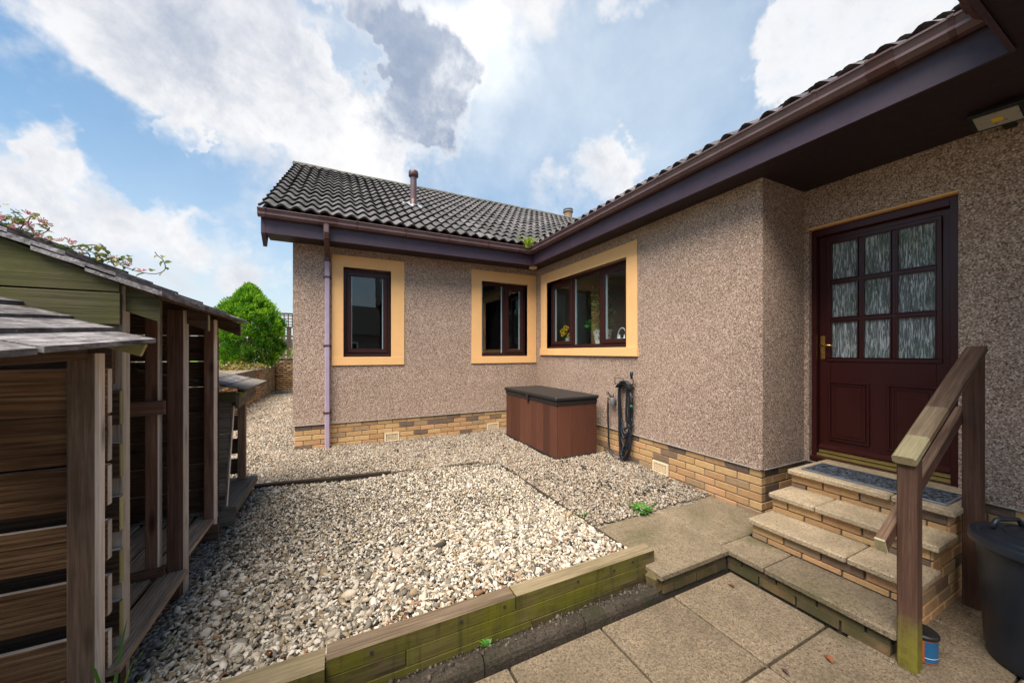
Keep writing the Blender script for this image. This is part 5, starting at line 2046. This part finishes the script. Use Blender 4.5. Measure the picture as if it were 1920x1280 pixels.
def stones(name, xy, size, pal, wts, base, flat=(.35, .75), tilt=.55, lift=.0, jit=.22, label=None):
    bv, bf = base
    n = len(xy)
    s = size * np.exp(rng.normal(0, .28, n))
    sc = np.stack([s * rng.uniform(.9, 1.6, n), s * rng.uniform(.6, 1.0, n), s * rng.uniform(flat[0], flat[1], n)], 1) * .5
    V = bv[None] * (1 + rng.normal(0, jit, (n, len(bv), 1)).clip(-.45, .5))
    V = V * sc[:, None, :]
    yaw = rng.uniform(0, 2 * np.pi, n)
    ax, ay = rng.normal(0, tilt, n), rng.normal(0, tilt, n)
    def rot(V, a, i, j):
        c, q = np.cos(a)[:, None], np.sin(a)[:, None]
        A, B = V[:, :, i].copy(), V[:, :, j].copy()
        V[:, :, i] = A * c - B * q
        V[:, :, j] = A * q + B * c
    rot(V, ax, 1, 2)
    rot(V, ay, 0, 2)
    rot(V, yaw, 0, 1)
    V[:, :, 0] += xy[:, 0:1]
    V[:, :, 1] += xy[:, 1:2]
    V[:, :, 2] += (gz(xy[:, 0], xy[:, 1]) + lift + rng.uniform(-.004, .010, n))[:, None]
    F = (bf[None] + (np.arange(n) * len(bv))[:, None, None]).reshape(-1, 3)
    pal = np.array(pal)
    ci = rng.choice(len(pal), n, p=np.array(wts) / np.sum(wts))
    col = pal[ci] * rng.uniform(.78, 1.18, (n, 1))
    col = np.repeat(col, len(bf), 0)
    o = link(name, np_mesh(name, V.reshape(-1, 3), F, M_STONE, col), None, None, label, None, None, 'stuff')
    return o


def scatter(x0, x1, y0, y1, dens, keep):
    n = int((x1 - x0) * (y1 - y0) * dens)
    p = np.stack([rng.uniform(x0, x1, n), rng.uniform(y0, y1, n)], 1)
    return p[keep(p[:, 0], p[:, 1])]


PW = [(.58, .51, .42), (.45, .37, .275), (.30, .258, .202), (.165, .143, .112), (.29, .215, .13), (.23, .125, .065), (.045, .04, .033)]
PT = [(.36, .295, .225), (.30, .238, .172), (.235, .187, .14), (.42, .37, .31), (.16, .124, .092), (.24, .145, .075), (.035, .03, .026)]
edge = lambda y: 1.905 - .037 * (y - 2.02)
# angular white chippings of the bed
stones('white_gravel', scatter(-.80, 1.9, 1.90, 3.0, 4900, lambda x, y: (x < edge(y) - .012)), .0255, PW, [27, 21, 20, 13, 13, 1.6, 4.4], ico(), (.24, .5), .62)
stones('white_gravel', scatter(-.80, 1.9, 3.0, 4.46, 5200, lambda x, y: (x < edge(y) - .012) & (y < 4.46 - .13 * (x + .78))), .0240, PW, [27, 21, 20, 13, 13, 1.6, 4.4], octa(), (.26, .55), .62)
stones('white_gravel', scatter(-.80, 1.9, 1.90, 2.7, 200, lambda x, y: (x < edge(y) - .02)), .043, PW, [30, 20, 18, 12, 14, 2.5, 3.5], ico(), (.3, .55), .45, .006)
# dead leaves and bark bits caught against the sleepers
stones('leaf_litter', scatter(-.3, 1.85, 1.90, 2.12, 420, lambda x, y: (y < 1.92 + .2 * np.abs(np.sin(x * 2.1)))), .030, [(.34, .14, .05), (.20, .09, .04), (.12, .06, .035)], [4, 3, 3], octa(), (.10, .3), .6, .008)
# smaller tan stones round it
box_free = lambda x, y: ~((x > 2.56) & (y > 3.94) & (y < 5.56))
stones('tan_gravel', scatter(1.86, 3.42, 2.37, 4.2, 5200, lambda x, y: (x > edge(y) + .012) & box_free(x, y)), .021, PT, [20, 20, 16, 18, 9, 6, 4], octa(), (.45, .85), .6)
stones('tan_gravel', scatter(-.85, 3.42, 4.2, 5.95, 5200, lambda x, y: (y > 4.46 - .13 * (np.minimum(x, 1.6) + .78)) & box_free(x, y)), .021, PT, [20, 20, 16, 18, 9, 6, 1.5], octa(), (.45, .85), .6)
stones('tan_gravel', scatter(-2.1, -.585, 4.35, 8.2, 3600, lambda x, y: (x > -2.1) & ((x > -.75) | (y > 4.5))), .024, PT, [20, 20, 16, 18, 9, 6, 1], octa(), (.45, .85), .6)
stones('tan_gravel', scatter(-2.1, -.585, 8.2, 15, 1700, lambda x, y: x > -9), .032, PT, [20, 20, 16, 18, 9, 6, 1], octa(), (.45, .8), .6)
stones('tan_gravel', scatter(-.9, -.55, 3.5, 4.4, 1200, lambda x, y: x > -.8), .030, PW, [27, 21, 20, 13, 13, 1.6, 4.4], octa(), (.4, .8), .6)
# dark cones and bark on the tan gravel
cl = np.array([(2.72, 3.55), (2.66, 3.52), (2.75, 2.75), (2.83, 2.70), (2.95, 2.68), (3.0, 2.62), (2.55, 3.0), (2.5, 2.93), (2.9, 3.15), (1.5, 5.2), (2.1, 5.0), (2.3, 5.35), (2.2, 4.7), (.7, 5.3), (1.0, 4.9), (2.4, 4.6), (2.6, 3.8), (2.45, 3.7)])
cl = np.repeat(cl, 7, 0) + rng.normal(0, .05, (len(cl) * 7, 2))
cl = cl[box_free(cl[:, 0], cl[:, 1]) & (cl[:, 0] < 3.38)]
stones('dark_bark_bits', cl, .03, [(.022, .02, .02), (.05, .04, .035)], [3, 1], octa(), (.4, .8), .7, .010)

# ------------------------------------------------------------------ background: garden wall, beds, lawn, fence
GZ = 1.12
grid_sheet('lawn', -30, -2.45, 6.0, 60, 3, M_LAWN, lambda x, y: x * 0 + GZ, kind='structure')
def pale_gravel(x0, x1, y0, y1, z, nm='planting_bed'):
    m = MB()
    m.box(x0, x1, y0, y1, z - .3, z)
    return m.obj(nm, M_PBASE, None, kind='structure')
pale_gravel(-3.2, -2.09, 8.0, 14.6, GZ + .01)
pale_gravel(-3.2, -.6, 15.3, 17.9, GZ + .25)
pale_gravel(-12, -3.3, 15.6, 17.9, GZ + .06, 'gravel_border')
gw = thing('garden_wall', (-2.1, 11.5, .2), 'low buff brick retaining wall with slate caps beside the gravel path', 'garden wall')
BG = brick_mesh(.215, .064, .05)
m = MB()
m.box(-2.25, -2.065, 12.12, 15.26, .1, GZ - .02)
m.box(-2.25, -2.065, 7.4, 12.12, .1, .90)
m.box(-2.25, -2.068, 14.62, 15.26, GZ - .02, 1.375)
m.box(-2.065, -.2, 15.268, 15.45, .1, 1.375)
m.box(-3.3, -2.25, 12.14, 12.3, .1, GZ - .02)
m.obj('core', M_MORTAR, gw)
nbr = 0
def bricks_joined(faces, nm, parent, mat_list):
    V, F, mi = [], [], []
    for (o, d, L, zt, nc) in faces:
        d = Vector((d[0], d[1], 0))
        into = Vector((0, 0, 1)).cross(d)
        for k in range(nc):
            zc = zt - .0325 - .075 * k
            u = -.1125 * (k % 2)
            while u < L - .03:
                a, b = max(0, u), min(L, u + .215)
                u += .225
                if b - a < .04:
                    continue
                c0 = Vector((o[0], o[1], 0)) + d * a
                c1 = Vector((o[0], o[1], 0)) + d * b
                q = len(V)
                for p in (c0, c1):
                    for e in (0, .05):
                        for zz in (zc - .0325, zc + .0325):
                            V.append(tuple(p + into * e + Vector((0, 0, zz))))
                F += [(q, q + 4, q + 5, q + 1), (q + 1, q + 5, q + 7, q + 3), (q, q + 2, q + 6, q + 4), (q, q + 1, q + 3, q + 2), (q + 4, q + 6, q + 7, q + 5)]
                mi += [rnd.choice(mat_list)] * 5
    off = WM[parent].to_translation()
    V = np.array(V) - np.array(off)
    o = link(nm, np_mesh(nm, V, np.array(F), M_STONE, np.array(mi)), parent, Matrix.Translation(off), kind='stuff')
    return o
BC = [(.42, .25, .12), (.46, .29, .14), (.36, .21, .10), (.30, .18, .10), (.44, .27, .13), (.22, .14, .09)]
# west wall faces +X, cross wall faces -Y, end returns face -Y
bricks_joined([((-2.055, 12.12), (0, 1), 3.14, GZ - .03, 13), ((-2.055, 7.4), (0, 1), 4.70, .89, 10), ((-2.055, 14.62), (0, 1), .64, 1.365, 4), ((-2.045, 15.258), (1, 0), 1.85, 1.37, 17), ((-3.3, 12.11), (1, 0), 1.24, GZ - .03, 4)], 'brickwork', gw, BC)
for k in range(6):
    plank('cap_stone', gw, (M_SLATE, M_SLATE), (-2.14, 12.09 + .43 * k, GZ + .002), (-2.14, 12.09 + .43 * k + .42, GZ + .002), .22, .035, (0, 0, 1), ch=.004)
for k in range(4):
    plank('cap_stone', gw, (M_SLATE, M_SLATE), (-2.06 + .46 * k, 15.35, 1.39), (-2.06 + .46 * k + .45, 15.35, 1.39), .22, .03, (0, 0, 1), ch=.004)
plank('lawn_edging', None, (M_GREYW, M_GREYW), (-3.25, 15.55, GZ + .06), (-12, 15.6, GZ + .06), .08, .12, (0, 0, 1), label='grey timber edging between the lawn and the far gravel border', cat='edging')
plank('lawn_edging', None, (M_GREYW, M_GREYW), (-3.22, 8.0, GZ + .04), (-3.26, 15.5, GZ + .04), .06, .10, (0, 0, 1), label='timber edging between the lawn and the gravel planting bed', cat='edging')
# low shrubs on the bed
V, F, C = foliage_cloud(900, lambda r: (r.normal(0, .30), r.normal(0, .30), abs(r.normal(0, .09))), .075, [(.14, .13, .03), (.30, .20, .04), (.42, .22, .02), (.20, .20, .08), (.10, .12, .03)], .4, 9)
link('rockery_plant', np_mesh('rockery_plant', V, F, M_LEAF, C), None, T(-2.55, 12.35, GZ), 'low yellow and orange rockery plant spilling over the wall behind the far store', 'plant')
V, F, C = foliage_cloud(260, lambda r: (r.normal(0, .16), r.normal(0, .12), abs(r.normal(0, .14))), .08, [(.20, .30, .04), (.12, .22, .03), (.28, .34, .06)], .6, 10)
link('border_plant', np_mesh('border_plant', V, F, M_LEAF, C), None, T(-1.45, 15.9, GZ + .25), 'small lime green plant behind the brick wall at the house corner', 'plant')

# conifer bush
cb = thing('conifer_bush', (-2.52, 13.6, GZ), 'bright green bushy conifer with pointed top growing behind the brick wall', 'bush')
m = MB()
m.tube([(-2.52, 13.6, GZ - .05), (-2.50, 13.6, 2.0), (-2.53, 13.6, 3.0)], [.07, .05, .02], 8)
m.obj('trunk', M_STEM, cb)


def cprof(t):
    ks = [(0, .46), (.06, .58), (.2, .76), (.34, .84), (.5, .81), (.62, .73), (.77, .52), (.9, .21), (.96, .08), (1, .02)]
    for (a, b), (c, d) in zip(ks, ks[1:]):
        if t <= c:
            return b + (d - b) * (t - a) / (c - a)
    return .02


def conifer(nc, per, seed):
    r = np.random.default_rng(seed)
    V, F, C = [], [], []
    H = 2.60

    def blade(p, d, l, w, col):
        s = d.orthogonal().normalized()
        s = Matrix.Rotation(r.uniform(0, 6.28), 3, d) @ s
        b = len(V)
        V.extend([p, p + d * l * .5 + s * w, p + d * l, p + d * l * .5 - s * w])
        F.append((b, b + 1, b + 2, b + 3))
        C.append(col)
    for k in range(nc):
        t = r.uniform(.0, 1) ** .9
        a = r.uniform(0, 6.28)
        inner = r.random() < .25
        rr = cprof(t) * (r.uniform(.35, .7) if inner else r.uniform(.80, 1.10))
        c = Vector((rr * math.cos(a), rr * math.sin(a), .05 + H * .93 * t))
        out = Vector((math.cos(a), math.sin(a), .55 + .5 * t)).normalized()
        rad = r.uniform(.10, .23)
        tone = -.55 if r.random() < .3 else r.random()
        for q in range(per):
            d = (out * r.uniform(.6, 1.3) + Vector(tuple(r.normal(0, .55, 3)))).normalized()
            e = r.uniform(.1, 1.0)
            p = c + d * rad * e * .9
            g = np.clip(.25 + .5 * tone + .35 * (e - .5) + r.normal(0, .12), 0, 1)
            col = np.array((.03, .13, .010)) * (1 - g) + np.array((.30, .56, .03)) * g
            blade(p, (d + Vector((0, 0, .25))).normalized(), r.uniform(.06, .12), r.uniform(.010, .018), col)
    for k in range(70):
        a = r.uniform(0, 6.28)
        t = r.uniform(.45, 1.0) if k > 9 else 1.0
        rr = cprof(t) * .97
        p = Vector((rr * math.cos(a), rr * math.sin(a), H * t * .94))
        d = Vector((math.cos(a) * .6 * (1 - t), math.sin(a) * .6 * (1 - t), 1)).normalized()
        L = r.uniform(.14, .34)
        for q in range(16):
            dd = (d + Vector(tuple(r.normal(0, .5, 3)))).normalized()
            blade(p + d * L * q / 16, dd, .085 * (1 - q / 22), .010, np.array((.30, .52, .035)))
    return [tuple(v) for v in V], F, np.array(C)


V, F, C = conifer(700, 60, 4)
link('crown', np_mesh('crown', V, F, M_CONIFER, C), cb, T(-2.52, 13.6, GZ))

# lattice-topped fence at the back
fe = thing('lattice_fence', (-4.0, 18, GZ), 'tall brown board fence with open lattice top behind the conifer', 'fence')
X0 = -9.0
k = 0
x = X0
while x < -.1:
    if k % 9 == 0:
        plank('post', fe, M_FENCE, (x, 18.06, 1.0), (x, 18.06, 3.32), .09, .09, (0, -1, 0), ch=.004)
    if k % 9 != 8:
        plank('board', fe, M_FENCE, (x + .1, 18.0, GZ), (x + .1, 18.0, 2.66), .175, .02, (0, -1, 0), ch=.003)
    x += .225
    k += 1
for z in (1.5, 2.3):
    plank('fence_rail', fe, M_FENCE, (X0, 18.03, z), (0, 18.03, z), .07, .035, (0, -1, 0))
for z in (2.69, 3.27):
    plank('fence_rail', fe, M_FENCE, (X0, 18.0, z), (0, 18.0, z), .07, .05, (0, -1, 0))
for k in range(60):
    xx = X0 + .15 * k
    plank('lattice_lath', fe, M_FENCE, (xx, 17.985, 2.70), (xx, 17.985, 3.26), .045, .012, (0, -1, 0), ch=.001)
for k in range(4):
    plank('lattice_lath', fe, M_FENCE, (X0, 17.998, 2.81 + .125 * k), (0, 17.998, 2.81 + .125 * k), .04, .012, (0, -1, 0), ch=.001)
# pale house beyond the fence gaps
fh = thing('far_bungalow', (-4, 40, GZ), 'pale rendered bungalow glimpsed through the gaps of the back fence', 'house')
m = MB()
m.box(-9, 4, 38, 46, GZ - .5, 2.3)
m.obj('wall', plain('cream_render', (.55, .44, .28), .9), fh)
m = MB()
m.prism([(37.6, 2.3), (46.4, 2.3), (42, 2.95)], (-9.4, 0, 0), (4.4, 0, 0), (0, 1, 0), (0, 0, 1))
m.obj('roof', M_ROOFB, fh, fix=True)

# ------------------------------------------------------------------ honeysuckle over the middle store
hs = thing('honeysuckle', (-2.15, 3.0, .15), 'honeysuckle climber with pink and cream flowers trailing over the roof of the tall log store', 'climbing plant')
main = [(-2.1, 3.05, .15), (-2.12, 3.05, 1.2), (-2.05, 3.04, 2.0), (-1.85, 3.0, 2.36), (-1.679, 3.0, 2.318), (-1.592, 3.0, 2.294), (-1.509, 3.0, 2.258), (-1.427, 3.0, 2.225), (-1.369, 3.0, 2.224), (-1.31, 3.0, 2.212), (-1.258, 3.0, 2.19), (-1.196, 3.0, 2.151), (-1.145, 3.0, 2.128), (-1.085, 3.0, 2.113), (-1.032, 3.0, 2.114), (-.996, 3.0, 2.14), (-.992, 3.0, 2.173), (-1.005, 3.0, 2.208), (-1.028, 3.0, 2.229), (-1.041, 3.0, 2.251)]
br = [main,
      [(-1.66, 3.0, 2.30), (-1.60, 2.98, 2.31), (-1.564, 2.97, 2.342), (-1.546, 2.96, 2.371)],
      [(-1.60, 2.98, 2.29), (-1.59, 3.0, 2.364), (-1.641, 3.0, 2.416)],
      [(-1.57, 3.0, 2.27), (-1.52, 3.02, 2.31), (-1.502, 3.02, 2.341)],
      [(-1.45, 3.0, 2.225), (-1.40, 3.02, 2.245), (-1.358, 3.02, 2.257), (-1.31, 3.02, 2.263), (-1.27, 3.02, 2.254)],
      [(-1.70, 3.05, 2.30), (-1.72, 3.08, 2.36), (-1.69, 3.1, 2.40)],
      [(-1.80, 3.05, 2.34), (-1.80, 3.1, 2.43), (-1.76, 3.12, 2.46)],
      [(-1.31, 3.0, 2.21), (-1.30, 3.02, 2.17), (-1.25, 3.02, 2.185)],
      [(-1.23, 3.0, 2.16), (-1.21, 3.02, 2.19), (-1.17, 3.02, 2.20)]]
m = MB()
paths = [smooth_path(b, 5) for b in br]
for i, p in enumerate(paths):
    m.tube(p, [.006 if (i == 0 and q.z < 2.0) else .0026 for q in p], 5)
m.obj('stem', M_STEM, hs)
LC = [(.11, .18, .04), (.16, .21, .05), (.24, .21, .07), (.07, .13, .04), (.20, .25, .07), (.28, .24, .09)]
LM = [leaf_mesh('leaf', .044, .030, M_LEAF, c, .18, .2) for c in LC]


def flower_head():
    V, F, C = [], [], []
    for k in range(11):
        a = 2 * math.pi * k / 11
        d = Vector((math.cos(a), math.sin(a), rnd.uniform(.3, 1.2))).normalized()
        s = d.orthogonal().normalized()
        l = rnd.uniform(.022, .034)
        col = rnd.choice([(.58, .28, .28), (.66, .52, .40), (.50, .22, .22), (.70, .60, .50), (.62, .12, .25), (.60, .45, .36)])
        for ss in (s, d.cross(s)):
            b = len(V)
            V += [Vector((0, 0, 0)) - ss * .001, ss * .001, d * l + ss * .0042, d * l * 1.15, d * l - ss * .0042]
            F += [(b, b + 1, b + 2, b + 4), (b + 4, b + 2, b + 3, b + 3)]
            C += [col, col]
    me = bpy.data.meshes.new('flower')
    me.from_pydata([tuple(v) for v in V], [], [tuple(dict.fromkeys(f)) for f in F])
    at = me.attributes.new('tone', 'FLOAT_COLOR', 'FACE')
    for i, c in enumerate(C):
        at.data[i].color = (*c, 1)
    me.materials.append(M_PETAL)
    return me


FM = [flower_head() for k in range(4)]


def put(me, nm, p, s):
    M = T(*p) @ Matrix.Rotation(rnd.uniform(0, 6.28), 4, 'Z') @ Matrix.Rotation(rnd.uniform(-1.0, 1.0), 4, 'Y') @ Matrix.Rotation(rnd.uniform(-.8, .8), 4, 'X') @ Matrix.Scale(s, 4)
    link(nm, me, hs, M)


for i, p in enumerate(paths):
    for j, q in enumerate(p):
        if q.z < 1.9:
            continue
        tail = i == 0 and q.x > -1.15
        nl = (1 if j % 4 == 0 else 0) if tail else 1
        for _ in range(nl):
            put(rnd.choice(LM), 'leaf', q + Vector((rnd.uniform(-.012, .012), rnd.uniform(-.03, .03), rnd.uniform(-.014, .016))), rnd.uniform(.55, 1.1))
for k in range(24):
    x = rnd.uniform(-1.95, -1.25) if k > 16 else rnd.uniform(-1.95, -1.55)
    z = 1.90 + .46 * (-.727 - x) + rnd.uniform(.01, .05)
    put(rnd.choice(LM), 'leaf', (x, rnd.uniform(2.9, 3.15), z), rnd.uniform(.6, 1.15))
for (x, z) in ((-1.68, 2.375), (-1.64, 2.345), (-1.665, 2.33), (-1.61, 2.335), (-1.60, 2.30), (-1.548, 2.382), (-1.53, 2.372), (-1.505, 2.348), (-1.49, 2.345), (-1.56, 2.30), (-1.545, 2.32), (-1.53, 2.28), (-1.43, 2.26), (-1.415, 2.265), (-1.39, 2.24), (-1.47, 2.25), (-1.50, 2.262), (-1.36, 2.20), (-1.38, 2.195), (-1.16, 2.15), (-1.09, 2.118), (-1.71, 2.40), (-1.74, 2.43), (-1.66, 2.35), (-1.24, 2.19)):
    put(rnd.choice(FM), 'flower', (x, 2.98 + rnd.uniform(-.04, .04), z), rnd.uniform(.5, .85))

# ------------------------------------------------------------------ house behind the viewer, seen in the window glass
nb = thing('neighbour_bungalow', (-3, -11, 0), 'grey bungalow with dark roof and white window mirrored in the left window pane', 'house')
m = MB()
m.box(-9, 2.5, -16, -10, -.1, 2.6)
m.obj('wall', M_NWALL, nb)
m = MB()
m.prism([(-9.6, 2.6), (-16.4, 2.6), (-13, 4.6)], (-9.4, 0, 0), (2.9, 0, 0), (0, 1, 0), (0, 0, 1))
m.obj('roof', M_ROOFB, nb, fix=True)
for x in (-.2, -3.4):
    m = MB()
    for (a, b, c, e) in ((x, x + 1.2, .9, 1.0), (x, x + 1.2, 2.1, 2.2), (x, x + .1, 1.0, 2.1), (x + 1.1, x + 1.2, 1.0, 2.1), (x + .55, x + .65, 1.0, 2.1)):
        m.box(a, b, -10.02, -9.95, c, e)
    w = m.obj('window', M_WHITE, nb)
    m = MB()
    m.box(x + .1, x + 1.1, -10.005, -9.995, 1.0, 2.1)
    m.obj('pane', M_BLACK, w)

# grit and soil lying on the kerb stones
p = scatter(-.5, 1.85, 1.665, 1.80, 3800, lambda x, y: (y > 1.70) | (rng.random(len(x)) < .15))
bv, bf = octa()
n = len(p)
sz = .005 * np.exp(rng.normal(0, .5, n))
V = bv[None] * (1 + rng.normal(0, .2, (n, 6, 1))) * sz[:, None, None]
V[:, :, 0] += p[:, 0:1]
V[:, :, 1] += p[:, 1:2]
V[:, :, 2] += np.where(p[:, 1] < 1.762, .080 - .45 * np.abs(p[:, 1] - 1.712), .040)[:, None]
F = (bf[None] + (np.arange(n) * 6)[:, None, None]).reshape(-1, 3)
col = np.repeat(np.array([(.05, .038, .026), (.10, .08, .06), (.03, .024, .016), (.14, .12, .09)])[rng.choice(4, n, p=[.42, .2, .35, .03])], 8, 0)
link('soil_crumbs', np_mesh('soil_crumbs', V.reshape(-1, 3), F, M_STONE, col), kind='stuff')
